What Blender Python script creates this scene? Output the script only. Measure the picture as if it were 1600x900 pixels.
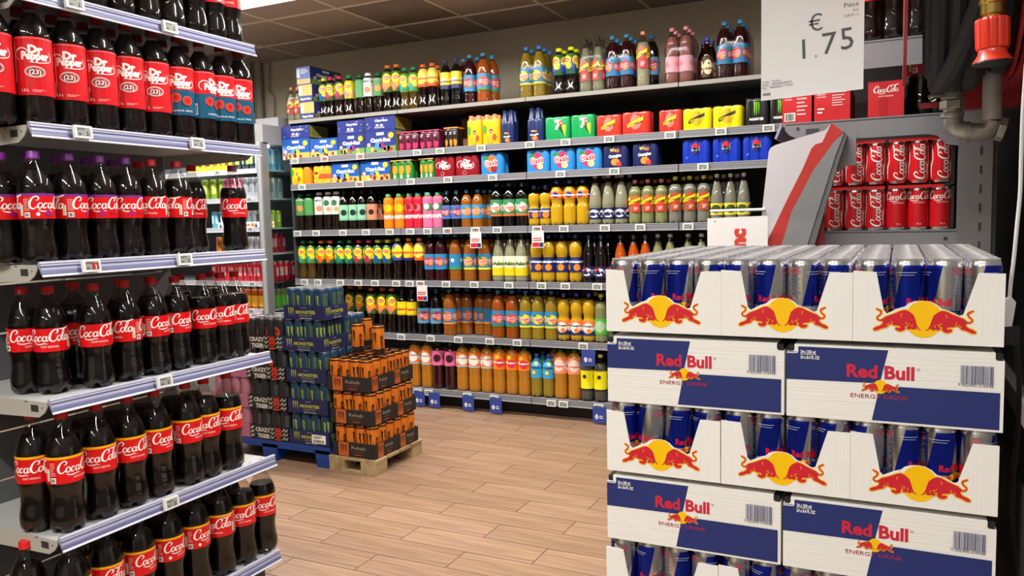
import bpy, bmesh, math, random
from mathutils import Vector, Matrix
from mathutils.geometry import tessellate_polygon
random.seed(7)
S = bpy.context.scene
C = S.collection
PI = math.pi
for o in list(bpy.data.objects): bpy.data.objects.remove(o)

# ------------------------------------------------------------------ camera
cd = bpy.data.cameras.new('camera'); cam = bpy.data.objects.new('camera', cd); C.objects.link(cam)
cd.sensor_width = 36; cd.lens = 27.767; cd.clip_start = 0.02
M4 = Matrix(((0.899643, -0.015816, 0.436341), (0.435994, 0.086355, -0.895797), (-0.023512, 0.996139, 0.084585))).to_4x4()
M4.translation = (0, 0, 1.305)
cam.matrix_world = M4
S.camera = cam
# ------------------------------------------------------------------ world, exposure
W = bpy.data.worlds.new('world'); S.world = W; W.use_nodes = True
W.node_tree.nodes['Background'].inputs[0].default_value = (0.9, 0.95, 1, 1)
W.node_tree.nodes['Background'].inputs[1].default_value = 0.085
S.view_settings.view_transform = 'Standard'; S.view_settings.look = 'None'
S.view_settings.exposure = -0.34; S.view_settings.gamma = 1; S.view_settings.use_curve_mapping = False
S.cycles.transparent_max_bounces = 14
# ------------------------------------------------------------------ lamps (recessed ceiling rows along X; each has its light under its diffuser)
CEIL = 2.735
LAMPROWS = [(3.79, -4.75, 58), (3.79, -3.2, 58), (3.79, -1.65, 58), (3.79, -.1, 20), (1.9, -2.7, 50), (1.9, -0.9, 55), 
            (0.0, -1.6, 62), (0.0, 0.3, 66), (-1.9, -1.5, 60), (-1.9, 0.6, 60)]
LCOL = (1.0, 0.975, 0.93)
for y, x, e in LAMPROWS:
    ld = bpy.data.lights.new('ceiling_lamp', 'AREA'); ld.shape = 'RECTANGLE'; ld.size = 1.5; ld.size_y = 0.1
    ld.energy = e; ld.color = LCOL; ld.spread = math.radians(172 if y > 3 else 150)
    lo = bpy.data.objects.new('lamp_light', ld); C.objects.link(lo); lo.location = (x, y, CEIL - 0.085)

# ------------------------------------------------------------------ materials
def lin(h):
    h = h.lstrip('#'); v = [int(h[i:i+2], 16) / 255 for i in (0, 2, 4)]
    return tuple(c / 12.92 if c <= 0.04045 else ((c + 0.055) / 1.055) ** 2.4 for c in v) + (1,)
MATS = {}
def mat(name, col, rough=0.5, metal=0.0, coat=0.0, noise=None, bump=None, emit=0, spec=0.5):
    if name in MATS: return MATS[name]
    m = bpy.data.materials.new(name); m.use_nodes = True; nt = m.node_tree; b = nt.nodes['Principled BSDF']
    c = lin(col); b.inputs['Base Color'].default_value = c; b.inputs['Roughness'].default_value = rough
    b.inputs['Metallic'].default_value = metal; b.inputs['Coat Weight'].default_value = coat; b.inputs['Coat Roughness'].default_value = 0.05
    b.inputs['Specular IOR Level'].default_value = spec
    if emit: b.inputs['Emission Color'].default_value = c; b.inputs['Emission Strength'].default_value = emit
    if noise:                                      # (other colour, scale xyz, amount)
        tc = nt.nodes.new('ShaderNodeTexCoord'); mp = nt.nodes.new('ShaderNodeMapping'); mp.inputs['Scale'].default_value = noise[1]
        nz = nt.nodes.new('ShaderNodeTexNoise'); nz.inputs['Scale'].default_value = 1; nz.inputs['Detail'].default_value = 5
        rp = nt.nodes.new('ShaderNodeValToRGB'); rp.color_ramp.elements[0].position = 0.35; rp.color_ramp.elements[1].position = 0.68
        rp.color_ramp.elements[0].color = c; rp.color_ramp.elements[1].color = lin(noise[0])
        nt.links.new(tc.outputs['Object'], mp.inputs[0]); nt.links.new(mp.outputs[0], nz.inputs[0])
        nt.links.new(nz.outputs[0], rp.inputs[0]); nt.links.new(rp.outputs[0], b.inputs['Base Color'])
    if bump:                                       # (scale xyz, strength)
        tc = nt.nodes.new('ShaderNodeTexCoord'); mp = nt.nodes.new('ShaderNodeMapping'); mp.inputs['Scale'].default_value = bump[0]
        nz = nt.nodes.new('ShaderNodeTexNoise'); nz.inputs['Scale'].default_value = 1
        bp = nt.nodes.new('ShaderNodeBump'); bp.inputs['Strength'].default_value = bump[1]; bp.inputs['Distance'].default_value = 0.01
        nt.links.new(tc.outputs['Object'], mp.inputs[0]); nt.links.new(mp.outputs[0], nz.inputs[0])
        nt.links.new(nz.outputs[0], bp.inputs['Height']); nt.links.new(bp.outputs[0], b.inputs['Normal'])
    MATS[name] = m; return m
def ink(h, rough=0.35, metal=0.0):                 # printed colour
    return mat('ink_' + h.strip('#').lower() + ('_metal' if metal else '') + ('_matte' if rough > 0.5 else ''), h, rough, metal)
def clear(name, tint='#ffffff', ior=1.45, rough=0.03, keep=1.0):    # thin clear plastic: see through, glossy at grazing angles
    if name in MATS: return MATS[name]
    m = bpy.data.materials.new(name); m.use_nodes = True; nt = m.node_tree; nt.nodes.remove(nt.nodes['Principled BSDF'])
    out = nt.nodes['Material Output']; tr = nt.nodes.new('ShaderNodeBsdfTransparent'); tr.inputs[0].default_value = lin(tint)
    gl = nt.nodes.new('ShaderNodeBsdfGlossy'); gl.inputs['Roughness'].default_value = rough
    fr = nt.nodes.new('ShaderNodeFresnel'); ge = nt.nodes.new('ShaderNodeNewGeometry'); mr = nt.nodes.new('ShaderNodeMapRange')
    mr.inputs['To Min'].default_value = ior; mr.inputs['To Max'].default_value = 1/ior     # same reflectance from both sides of the thin wall
    nt.links.new(ge.outputs['Backfacing'], mr.inputs['Value']); nt.links.new(mr.outputs[0], fr.inputs[0]); mx = nt.nodes.new('ShaderNodeMixShader')
    nt.links.new(fr.outputs[0], mx.inputs[0]); nt.links.new(tr.outputs[0], mx.inputs[1]); nt.links.new(gl.outputs[0], mx.inputs[2])
    nt.links.new(mx.outputs[0], out.inputs[0]); MATS[name] = m; return m
PET = clear('clear_bottle_plastic', '#e9e6e2', 1.6); GLASS = clear('cooler_glass', '#e8f0ee', 1.3); RAILP = clear('clear_rail_plastic', '#e6e8f4', 1.5, 0.12)
WHITE = ink('#eeeee8'); BLACK = ink('#101010'); RED = ink('#d3101c')
STEEL = mat('shelf_grey_steel', '#8d8e90', 0.42, 0.0); DSTEEL = mat('dark_grey_steel', '#3a3b3e', 0.5); SILVER = mat('can_aluminium', '#d4d4d6', 0.22, 1.0); LIDS = mat('lid_aluminium', '#f0f0f2', 0.28, 0.9)
LIGHTSTEEL = mat('light_grey_steel', '#b4b4b2', 0.45, bump=((60, 60, 60), 0.03)); CREAM = mat('grey_enamel_steel', '#a9a69d', 0.5)

# ------------------------------------------------------------------ mesh building
class MB:
    def __init__(s): s.v = []; s.f = []; s.m = []; s.mats = []
    def mi(s, m):
        if m not in s.mats: s.mats.append(m)
        return s.mats.index(m)
    def add(s, vs, fs, m):
        n = len(s.v); s.v += [tuple(v) for v in vs]; k = s.mi(m)
        for f in fs: s.f.append([i + n for i in f]); s.m.append(k)
        return s
    def box(s, x0, y0, z0, x1, y1, z1, m):
        return s.add([(x0,y0,z0),(x1,y0,z0),(x1,y1,z0),(x0,y1,z0),(x0,y0,z1),(x1,y0,z1),(x1,y1,z1),(x0,y1,z1)],
              [(0,3,2,1),(4,5,6,7),(0,1,5,4),(1,2,6,5),(2,3,7,6),(3,0,4,7)], m)
    def lathe(s, prof, seg, m, cx=0, cy=0, cz=0, mod=None, close=True):     # prof [(r,z)]
        vs = []; fs = []
        for r, z in prof:
            for i in range(seg):
                t = 2 * PI * i / seg; rr, zz = (r, z) if not mod else mod(r, z, t)
                vs.append((cx + rr * math.cos(t), cy + rr * math.sin(t), cz + zz))
        for j in range(len(prof) - 1):
            for i in range(seg):
                k = (i + 1) % seg; fs.append((j*seg+i, j*seg+k, (j+1)*seg+k, (j+1)*seg+i))
        if close:
            if prof[0][0] > 1e-6: fs.append(tuple(range(seg - 1, -1, -1)))
            if prof[-1][0] > 1e-6: fs.append(tuple((len(prof)-1)*seg + i for i in range(seg)))
        return s.add(vs, fs, m)
    def prism(s, pts, a, b, m, axis='y'):           # pts 2D (p,q) extruded from a to b along axis
        n = len(pts)
        def P(p, q, t): return {'y': (p, t, q), 'x': (t, p, q), 'z': (p, q, t)}[axis]
        vs = [P(p, q, a) for p, q in pts] + [P(p, q, b) for p, q in pts]
        tri = tessellate_polygon([[Vector((p, q, 0)) for p, q in pts]])
        fs = [tuple(t) for t in tri] + [tuple(i + n for i in reversed(t)) for t in tri]
        fs += [(i, (i+1) % n, (i+1) % n + n, i + n) for i in range(n)]
        return s.add(vs, fs, m)
    def tube(s, path, r, m, seg=10, closed=False):
        P = [Vector(p) for p in path]; n = len(P); vs = []; fs = []; up = None
        for i in range(n):
            d = (P[(i+1) % n] - P[i-1]) if closed else (P[min(i+1, n-1)] - P[max(i-1, 0)])
            d.normalize()
            if up is None: up = d.orthogonal().normalized()
            up = (up - d * up.dot(d)).normalized(); w = d.cross(up); rr = r[i] if isinstance(r, (list, tuple)) else r
            for k in range(seg):
                t = 2 * PI * k / seg; vs.append(P[i] + (up * math.cos(t) + w * math.sin(t)) * rr)
        for i in range(n if closed else n - 1):
            j = (i + 1) % n
            for k in range(seg):
                l = (k + 1) % seg; fs.append((i*seg+k, i*seg+l, j*seg+l, j*seg+k))
        if not closed: fs += [tuple(range(seg-1, -1, -1)), tuple((n-1)*seg+k for k in range(seg))]
        return s.add(vs, fs, m)
    def mesh(s, name, smooth=True, angle=35):
        me = bpy.data.meshes.new(name); me.from_pydata(s.v, [], s.f)
        for m in s.mats: me.materials.append(m)
        me.polygons.foreach_set('material_index', s.m)
        bm = bmesh.new(); bm.from_mesh(me); bmesh.ops.recalc_face_normals(bm, faces=bm.faces); bm.to_mesh(me); bm.free()
        if smooth:
            me.polygons.foreach_set('use_smooth', [True] * len(me.polygons)); me.set_sharp_from_angle(angle=math.radians(angle))
        me.update(); return me
def cr(pts, n=6, closed=False):                     # Catmull-Rom through points (any dimension)
    out = []; L = len(pts)
    for i in range(L if closed else L - 1):
        g = (lambda k: pts[k % L]) if closed else (lambda k: pts[max(0, min(L-1, k))])
        a, b, c, d = g(i-1), g(i), g(i+1), g(i+2)
        for j in range(n):
            t = j / n
            out.append(tuple(0.5*((2*q) + (-p+r)*t + (2*p-5*q+4*r-w)*t*t + (-p+3*q-3*r+w)*t**3) for p, q, r, w in zip(a, b, c, d)))
    if not closed: out.append(tuple(pts[-1]))
    return out
TXT = {}
def text_tris(s, bold=0.0, shear=0.0):
    k = (s, bold, shear)
    if k in TXT: return TXT[k]
    cu = bpy.data.curves.new('t', 'FONT'); cu.body = s; cu.size = 1; cu.offset = bold; cu.shear = shear; cu.resolution_u = 2
    o = bpy.data.objects.new('t', cu); me = o.to_mesh(); me.calc_loop_triangles()
    v = [(p.co.x, p.co.y) for p in me.vertices]; f = [tuple(t.vertices) for t in me.loop_triangles]
    o.to_mesh_clear(); bpy.data.objects.remove(o); bpy.data.curves.remove(cu)
    x0 = min((p[0] for p in v), default=0); x1 = max((p[0] for p in v), default=1)
    TXT[k] = ([(x - x0, y) for x, y in v], f, x1 - x0); return TXT[k]
class Art:                                          # flat print, later laid on a plane or wrapped round a body
    def __init__(s): s.it = []; s.L = 0
    def raw(s, v, f, m, layer=None):
        if layer is None: s.L += 1; layer = s.L
        s.it.append((v, f, m, layer)); return s
    def rect(s, u0, v0, u1, v1, m, layer=None, gu=0.012):
        n = max(1, int(math.ceil(abs(u1-u0)/gu))); k = max(1, int(math.ceil(abs(v1-v0)/gu)))
        v = [(u0+(u1-u0)*i/n, v0+(v1-v0)*j/k) for j in range(k+1) for i in range(n+1)]
        return s.raw(v, [(j*(n+1)+i, j*(n+1)+i+1, (j+1)*(n+1)+i+1, (j+1)*(n+1)+i) for j in range(k) for i in range(n)], m, layer)
    def poly(s, pts, m, layer=None):
        return s.raw(list(pts), [tuple(t) for t in tessellate_polygon([[Vector((p[0], p[1], 0)) for p in pts]])], m, layer)
    def ell(s, cu, cv, ru, rv, m, n=20, layer=None):
        return s.raw([(cu, cv)] + [(cu+ru*math.cos(2*PI*i/n), cv+rv*math.sin(2*PI*i/n)) for i in range(n)], [(0, i+1, (i+1) % n+1) for i in range(n)], m, layer)
    def ring(s, cu, cv, ru, rv, w, m, n=24, a0=0, a1=2*PI, layer=None):
        v = []
        for i in range(n+1):
            t = a0+(a1-a0)*i/n; v += [(cu+ru*math.cos(t), cv+rv*math.sin(t)), (cu+(ru-w)*math.cos(t), cv+(rv-w)*math.sin(t))]
        return s.raw(v, [(2*i, 2*i+2, 2*i+3, 2*i+1) for i in range(n)], m, layer)
    def stroke(s, pts, m, w=None, n=5, layer=None, closed=False):  # pts (u,v,width) or (u,v) with w
        P = cr([(p[0], p[1], p[2] if len(p) > 2 else w) for p in pts], n, closed); v = []; L = len(P)
        for i in range(L):
            a, b = (P[(i-1) % L], P[(i+1) % L]) if closed else (P[max(0, i-1)], P[min(L-1, i+1)])
            dx, dy = b[0]-a[0], b[1]-a[1]; d = math.hypot(dx, dy) or 1; h = P[i][2]/2
            v += [(P[i][0]-dy/d*h, P[i][1]+dx/d*h), (P[i][0]+dy/d*h, P[i][1]-dx/d*h)]
        f = [(2*i, 2*i+2, 2*i+3, 2*i+1) for i in range(L-1)]
        if closed: f.append((2*L-2, 0, 1, 2*L-1))
        return s.raw(v, f, m, layer)
    def text(s, t, u, v, size, m, bold=0.0, shear=0.0, rot=0.0, align='c', sx=1.0, layer=None, width=None):
        V, F, w = text_tris(t, bold, shear)
        if width: sx = width / (w * size)
        off = {'c': -w/2, 'l': 0, 'r': -w}[align]; c, d = math.cos(rot), math.sin(rot)
        return s.raw([(u+((x+off)*sx*c-y*d)*size, v+((x+off)*sx*d+y*c)*size) for x, y in V], F, m, layer)
    def bars(s, u0, v0, u1, v1, m, n=14, seed=3):
        r = random.Random(seed); u = u0; st = (u1-u0)/n
        for i in range(n):
            w = st*r.choice((0.35, 0.5, 0.75)); s.rect(u, v0, u+w, v1, m, layer=s.L+1); u += st
        s.L += 1; return s
    def lines(s, u0, v0, u1, v1, m, n=5, seed=1):   # unreadable small print
        r = random.Random(seed); h = (v1-v0)/n
        for i in range(n): s.rect(u0, v0+h*(i+0.25), u0+(u1-u0)*r.uniform(0.6, 1), v0+h*(i+0.65), m, layer=s.L+1)
        s.L += 1; return s
    def put(s, o, du=0, dv=0, k=1.0, rot=0, mir=1):  # place another Art inside this one
        base = s.L; c, d = math.cos(rot), math.sin(rot)
        for V, F, m, l in o.it:
            s.it.append(([(du+(x*mir*c-y*d)*k, dv+(x*mir*d+y*c)*k) for x, y in V], F, m, base+l))
        s.L = base + o.L; return s
    def mesh(s, name, mp, maxlen=None, step=0.0003):
        mb = MB()
        for V, F, m, l in s.it:
            if maxlen:
                bm = bmesh.new(); vs = [bm.verts.new((p[0], p[1], 0)) for p in V]
                for f in F:
                    try: bm.faces.new([vs[i] for i in f])
                    except ValueError: pass
                for _ in range(7):
                    es = [e for e in bm.edges if e.calc_length() > maxlen]
                    if not es: break
                    bmesh.ops.subdivide_edges(bm, edges=es, cuts=1); bmesh.ops.triangulate(bm, faces=[f for f in bm.faces if len(f.verts) > 4])
                bm.verts.index_update(); V = [(v.co.x, v.co.y) for v in bm.verts]; F = [[v.index for v in f.verts] for f in bm.faces]; bm.free()
            mb.add([mp(u, v, l*step) for u, v in V], F, m)
        me = bpy.data.meshes.new(name); me.from_pydata(mb.v, [], mb.f)
        for m in mb.mats: me.materials.append(m)
        me.polygons.foreach_set('material_index', mb.m)
        me.update(); return me
def flat(x0, y, z0): return lambda u, v, o: (x0+u, y-o, z0+v)                   # faces -Y
def flatx(x, y0, z0, d=1): return lambda u, v, o: (x+d*o, y0+u*d, z0+v)         # faces +X (d=1) or -X (d=-1)
def wrap(R, z0=0):
    def f(u, v, o):
        r = R(v) if callable(R) else R; r0 = R(0.0) if callable(R) else R; t = u/r0
        return ((r+o)*math.sin(t), -(r+o)*math.cos(t), z0+v)
    return f
# ------------------------------------------------------------------ objects
def ob(name, me, parent=None, loc=(0, 0, 0), rz=0):
    o = bpy.data.objects.new(name, me); C.objects.link(o); o.location = loc; o.rotation_euler = (0, 0, rz)
    if parent: o.parent = parent
    return o
def tag(o, label, cat, group=None):
    o['label'] = label; o['category'] = cat
    if group: o['group'] = group
    return o
def thing(name, label, cat, loc=(0, 0, 0), rz=0, group=None): return tag(ob(name, None, None, loc, rz), label, cat, group)
def struct(name, me, loc=(0, 0, 0)):
    o = ob(name, me, None, loc); o['kind'] = 'structure'; return o
def place(kind, loc, rz=0):                          # kind: (object name, category, [(part name, mesh, [(subpart, mesh)])...])
    r = ob(kind['name'], None, None, loc, rz); r['category'] = kind['cat']
    for p in kind['parts']:
        c = ob(p[0], p[1], r)
        if len(p) > 2:
            for q in p[2]: ob(q[0], q[1], c)
    return r
ORD = ['', 'first', 'second', 'third', 'fourth', 'fifth', 'sixth', 'seventh', 'eighth', 'ninth', 'tenth', 'eleventh', 'twelfth', 'thirteenth', 'fourteenth', 'fifteenth', 'sixteenth', 'seventeenth', 'eighteenth', 'nineteenth', 'twentieth', 'twenty-first', 'twenty-second']
def name_row(items, where, group):                   # items [(object, description)] in left-to-right order
    tot = {}
    for o, d in items: tot[d] = tot.get(d, 0) + 1
    seen = {}
    for o, d in items:
        seen[d] = seen.get(d, 0) + 1; k = seen[d]; n = tot[d]
        if n == 1: l = f'{d}, {where}'
        elif n == 2: l = f'{d}, {"left" if k == 1 else "right"} of two, {where}'
        else:
            l = f'{d}, {"leftmost" if k == 1 else "rightmost" if k == n else ORD[k] + " from left"}, {where}'
        o['label'] = l; o['group'] = group

#==================================================================== PRINTED DESIGNS
RB_RED = ink('#c8202e'); RB_YEL = ink('#f2bd00'); RB_BLUE = ink('#1f2b6e'); CARD = mat('white_corrugated_card', '#e4e2dc', 0.7, bump=((300, 3, 3), 0.10))
CARDBOX = mat('white_box_card', '#e2e0da', 0.7, bump=((3, 3, 260), 0.12))
def bulls():                                        # two charging bulls before a sun; unit: crop pixels, centre (445,555)
    a = Art(); k = [(213,560),(225,545),(250,535),(285,520),(320,502),(345,497),(368,508),(392,530),(402,560),(410,590),(420,612),(438,627),
        (420,623),(409,608),(403,601),(405,614),(397,625),(380,619),(358,623),(351,612),(360,600),(367,591),(352,596),(341,606),(345,620),(330,633),(312,637),
        (292,629),(285,616),(300,611),(312,616),(317,608),(304,600),(285,600),(262,592),(250,596),(238,612),(215,618),(196,626),(182,634),(160,635),(157,626),(172,613),(195,604),(211,592),(214,575)]
    tail = [(172,492,3),(186,500,9),(204,512,9),(198,532,8),(182,546,8),(182,560,8),(198,569,9),(220,562,9)]
    q = lambda p: (p[0]-447, 555-p[1]) + tuple(p[2:])
    sun = (0, 0, 106, 118)
    for mir in (1, -1):
        a.L = 0; a.stroke([(q(p)[0]*mir, q(p)[1]) for p in k], RB_YEL, w=13, n=1, closed=True, layer=2)
        a.stroke([(q(p)[0]*mir, q(p)[1], p[2]+9) for p in tail], RB_YEL, n=4, layer=2)
    a.ell(*sun, RB_YEL, n=32, layer=1)
    for mir in (1, -1):
        a.poly([(q(p)[0]*mir, q(p)[1]) for p in k], RB_RED, layer=3)
        a.stroke([(q(p)[0]*mir, q(p)[1], p[2]) for p in tail], RB_RED, n=4, layer=3)
        for l in ([(322,545),(318,530),(326,522)], [(345,575),(352,585),(370,588)], [(262,590),(268,580),(262,570)], [(384,606),(380,598),(388,590)], [(236,600),(246,590),(250,582)]):
            a.stroke([(q(p)[0]*mir, q(p)[1]) for p in l], RB_YEL, w=3, n=3, layer=4)
    a.L = 4; return a
BULLS = bulls()
def coke_script(m):                                 # flowing script, about 3.35 wide, x-height 0.5
    a = Art()
    def st(p): a.stroke(p, m, n=5, layer=1)
    def C_(x): st([(x+.50,.66,.03),(x+.66,.72,.08),(x+.72,.90,.11),(x+.54,1.03,.09),(x+.26,.86,.13),(x+.06,.48,.18),(x+.06,.14,.17),(x+.24,-.03,.12),(x+.44,.02,.08),(x+.62,.22,.04)])
    def o_(x, s=1): st([(x+.30*s,.46,.05),(x+.12*s,.42,.09),(x+.02*s,.18,.13),(x+.10*s,.0,.10),(x+.26*s,.06,.09),(x+.36*s,.30,.10),(x+.28*s,.46,.07)])
    def a_(x): o_(x, .95); st([(x+.40,.46,.09),(x+.33,.18,.11),(x+.36,.02,.09),(x+.52,.14,.05)])
    C_(0); o_(.62); st([(1.36,.36,.10),(1.26,.46,.07),(1.12,.36,.10),(1.04,.14,.13),(1.12,.0,.09),(1.32,.12,.05)])
    a_(1.42); st([(1.90,.30,.10),(2.10,.34,.10)])
    C_(1.98); st([(2.58,.82,.05),(2.78,1.06,.06),(3.1,1.02,.11),(3.6,1.12,.12),(3.75,1.22,.03)])
    o_(2.58); st([(2.96,.14,.06),(3.2,.62,.08),(3.28,.92,.08),(3.18,.94,.07),(3.04,.55,.11),(3.0,.14,.11),(3.1,.0,.08),(3.24,.12,.05)])
    a_(3.22); st([(.62,-.12,.02),(.8,-.22,.08),(1.15,-.27,.10),(1.6,-.2,.07),(1.82,-.26,.02)])
    return a
CS_W = coke_script(WHITE)
def swirl_can(): pass
def label_coke(R, top=None, cherry=False, h=0.064):
    a = Art(); w = PI*R; rd = ink('#d20a12', 0.3)
    a.rect(-w, 0, w, h, rd)
    if top: a.rect(-w, h, w, h+0.007, ink(top, 0.3), layer=1)
    for c in (0, w):
        k = 0.0305
        a.put(CS_W, c-0.056, h*0.46, k); a.L += 1
        if cherry: a.ell(c-.012, h*.24, .008, .008, ink('#a0186e')); a.text('cherry', c+.02, h*.17, .012, ink('#7a1050'), layer=a.L)
        else: a.text('GOÛT ORIGINAL', c+0.004, h*0.18, 0.0075, WHITE, width=.045, layer=a.L)
    for s in (1, -1):
        c = s*w/2
        a.rect(c-.013, h*.14, c-.005, h*.62, ink('#e9e6c8')); a.lines(c-.012, h*.16, c-.006, h*.6, ink('#6a8a3a'), 6, 5+s)
        a.lines(c-.002, h*.34, c+.012, h*.9, ink('#eda6a2'), 7, 2); a.rect(c-.001, h*.06, c+.012, h*.28, WHITE); a.bars(c, h*.1, c+.011, h*.24, BLACK, 5)
    a.ell(w*.72, h*.2, .004, .005, WHITE)
    return a
def layer_seed(s): return 5+s
def pepper_logo():
    a = Art(); W_ = WHITE
    a.text('Dr', .15, .0, 1.15, W_, bold=.06, align='c'); a.text('Pepper', .12, -.66, 1.12, W_, bold=.06, align='c', sx=.80, layer=a.L)
    a.stroke([(-1.5,-.75,.03),(-1.85,-.35,.08),(-1.75,.2,.11),(-1.2,.5,.12),(-.7,.35,.09),(-.62,.05,.04)], W_, layer=a.L)
    a.stroke([(1.45,.2,.05),(1.7,-.3,.08),(1.5,-.78,.09),(.6,-.98,.09),(-.5,-.95,.05)], W_, layer=a.L)
    return a
PEP = pepper_logo()
def label_pepper(R, cherry=False, h=.149):
    a = Art(); w = PI*R; a.rect(-w, 0, w, h, ink('#d0141e', .3)); teal = ink('#0e5272', .3)
    if cherry: a.rect(-w, 0, w, h*.52, teal)
    a.rect(-w, h-.004, w, h-.003, ink('#f0b0b0'))
    for c in (0, w):
        a.put(PEP, c, h*.72, .0245)
        if cherry:
            a.text('CHERRY', c+.012, h*.545, .012, WHITE)
            for du, dv in ((-.014, .36), (.018, .3)): a.ell(c+du, h*dv, .0145, .0145, ink('#b01818')); a.ring(c+du, h*dv, .0145, .0145, .002, ink('#ee5a3c')); a.ring(c+du, h*dv, .009, .009, .0012, ink('#ee5a3c'))
            a.text('SAVEUR CERISE', c+.005, h*.07, .008, WHITE)
        else:
            a.ell(c, h*.40, .0235, .0145, ink('#9c0e1c')); a.ring(c, h*.40, .0235, .0145, .0016, WHITE); a.ring(c, h*.40, .0195, .0115, .0008, WHITE); a.text('(23)', c, h*.40-.006, .017, WHITE, bold=.02)
            a.text('1,5 L', c-.024, h*.06, .009, WHITE, bold=.02); a.lines(c-.008, h*.05, c+.022, h*.1, ink('#f0b0b0'), 2)
    for s in (1, -1): a.lines(s*w/2-.012, h*.2, s*w/2+.004, h*.9, ink('#e8a0a0'), 22, 4); a.rect(s*w/2+.008, h*.06, s*w/2+.02, h*.3, WHITE); a.bars(s*w/2+.009, h*.08, s*w/2+.019, h*.28, BLACK, 6)
    return a
# --- generic print for the small far bottles: wrap width 2*pi*R, text repeated front and back
def L_oasis(R, h, fruit='#e03040', band='#2f86b8', foot=None, word='Oasis'):
    a = Art(); w = PI*R; a.rect(-w, 0, w, h, ink(band))
    if foot: a.rect(-w, 0, w, h*.12, ink(foot))
    for c in (-w*.5, w*.5, 0):
        k = min(R*.72, h*.42)
        a.ell(c, h*.52, k, k*1.0, ink(fruit)); a.ell(c+k*.35, h*.52-k*.5, k*.45, k*.4, ink('#f08a3c')); a.ell(c-k*.5, h*.52+k*.72, k*.3, k*.2, ink('#2f8a3a'), layer=a.L)
        if c == 0 or True:
            a.text(word, c, h*.5-k*.2, k*.85, WHITE, bold=.12, rot=.12, sx=.9); a.text(word, c, h*.5-k*.2, k*.85, ink('#c8102e'), bold=.03, rot=.12, sx=.9)
    return a
def L_tea(R, h, top='#f0d000', low='#f08020', word='Lipton', ground='#2f8a5a'):
    a = Art(); w = PI*R; a.rect(-w, 0, w, h, ink(ground))
    for c in (-w*.52, 0, w*.52):
        a.poly([(c-R*.95, h*.3), (c-R*.3, 0), (c+R*.8, h*.35), (c+R*.4, h*.55), (c-R*.6, h*.6)], ink(low)); a.ell(c+R*.35, h*.38, R*.5, h*.13, ink(top), layer=a.L+1); a.L += 1
        a.ell(c, h*.66, R*.72, h*.24, ink('#f4d81e')); a.ell(c, h*.67, R*.56, h*.085, ink('#c8202e')); a.text(word, c, h*.645, h*.085, WHITE, bold=.03)
    return a
def L_band(R, h, ground, word, wcol='#ffffff', disc=None, dcol2=None, rot=0.0, size=.3, foot=None, head=None, wbold=.05, wy=.45, oval=None):
    a = Art(); w = PI*R; a.rect(-w, 0, w, h, ink(ground))
    if foot: a.rect(-w, 0, w, h*foot[1], ink(foot[0]))
    if head: a.rect(-w, h*(1-head[1]), w, h, ink(head[0]), layer=a.L)
    for c in (-w*.52, 0, w*.52):
        if oval: a.ell(c, h*.5, R*.8, h*.36, ink(oval))
        if disc: a.ell(c+R*.15, h*disc[1], R*disc[2], R*disc[2], ink(disc[0]))
        if dcol2: a.ell(c-R*.25, h*dcol2[1], R*dcol2[2], R*dcol2[2], ink(dcol2[0]), layer=a.L+1); a.L += 1
        if word: a.text(word, c, h*wy-h*size*.3, h*size, ink(wcol), bold=wbold, rot=rot, width=min(R*1.5, R*.42*len(word)))
    return a
def L_schweppes(R, h, panel='#d8402c', fruit='#e8603c'):
    a = Art(); w = PI*R
    for c in (-w*.5, w*.5, 0):
        a.rect(c-R*.45, 0, c+R*.75, h*.55, ink(panel)); a.ell(c+R*.1, h*.75, R*.55, h*.2, ink(fruit))
        a.poly([(c-R*.95, h*.38), (c-R*.95, h*.56), (c+R*.85, h*.86), (c+R*.85, h*.66)], ink('#f2dc1c')); a.text('Schweppes', c-R*.02, h*.55, h*.13, ink('#222222'), rot=.26, width=R*1.6, bold=.02); a.lines(c-R*.1, h*.1, c+R*.5, h*.3, WHITE, 3)
    return a

#==================================================================== BOTTLES
LIQ = {}
def liquid(h, name, alpha=1):
    return mat('liquid_' + name, h, 0.15, coat=0.3, spec=0.4)
COLA = mat('liquid_cola', '#0c0706', .4, spec=.15)
P_COKE = [(.50,0),(.80,.006),(.96,.035),(1.0,.075),(1.0,.12),(.95,.17),(.885,.23),(.87,.30),(.90,.35),(.965,.385),(.972,.40),(.972,.62),(1.0,.635),(.99,.67),(.93,.715),(.82,.76),(.68,.805),(.52,.85),(.40,.885),(.33,.912),(.31,.925),(.31,.935),(.38,.938),(.38,.945),(.30,.948),(.29,.985)]
P_ROUND = [(.55,0),(.84,.008),(.97,.03),(1.0,.06),(1.0,.16),(.985,.19),(.985,.20),(.985,.69),(1.0,.70),(.98,.73),(.91,.765),(.77,.805),(.59,.845),(.42,.885),(.33,.92),(.31,.945),(.31,.957),(.38,.96),(.38,.965),(.30,.968),(.29,.99)]
P_RIB = [(.60,0),(.92,.006),(1.0,.03),(.98,.05),(1.0,.075),(.96,.10),(1.0,.125),(.96,.15),(1.0,.175),(.96,.20),(.99,.23),(.99,.25),(.99,.58),(1.0,.585),(.97,.61),(1.0,.635),(.96,.66),(.98,.685),(.93,.72),(.90,.75),(.77,.80),(.60,.85),(.43,.89),(.34,.91),(.33,.93),(.42,.935),(.42,.94),(.32,.943),(.31,.985)]
P_TEA = [(.60,0),(.86,.008),(.97,.04),(1.0,.09),(.93,.15),(.84,.22),(.80,.28),(.82,.34),(.90,.42),(.97,.5),(1.0,.6),(1.0,.7),(.95,.78),(.82,.84),(.6,.89),(.44,.915),(.38,.925),(.45,.93),(.45,.935),(.37,.94),(.36,.985)]
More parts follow.
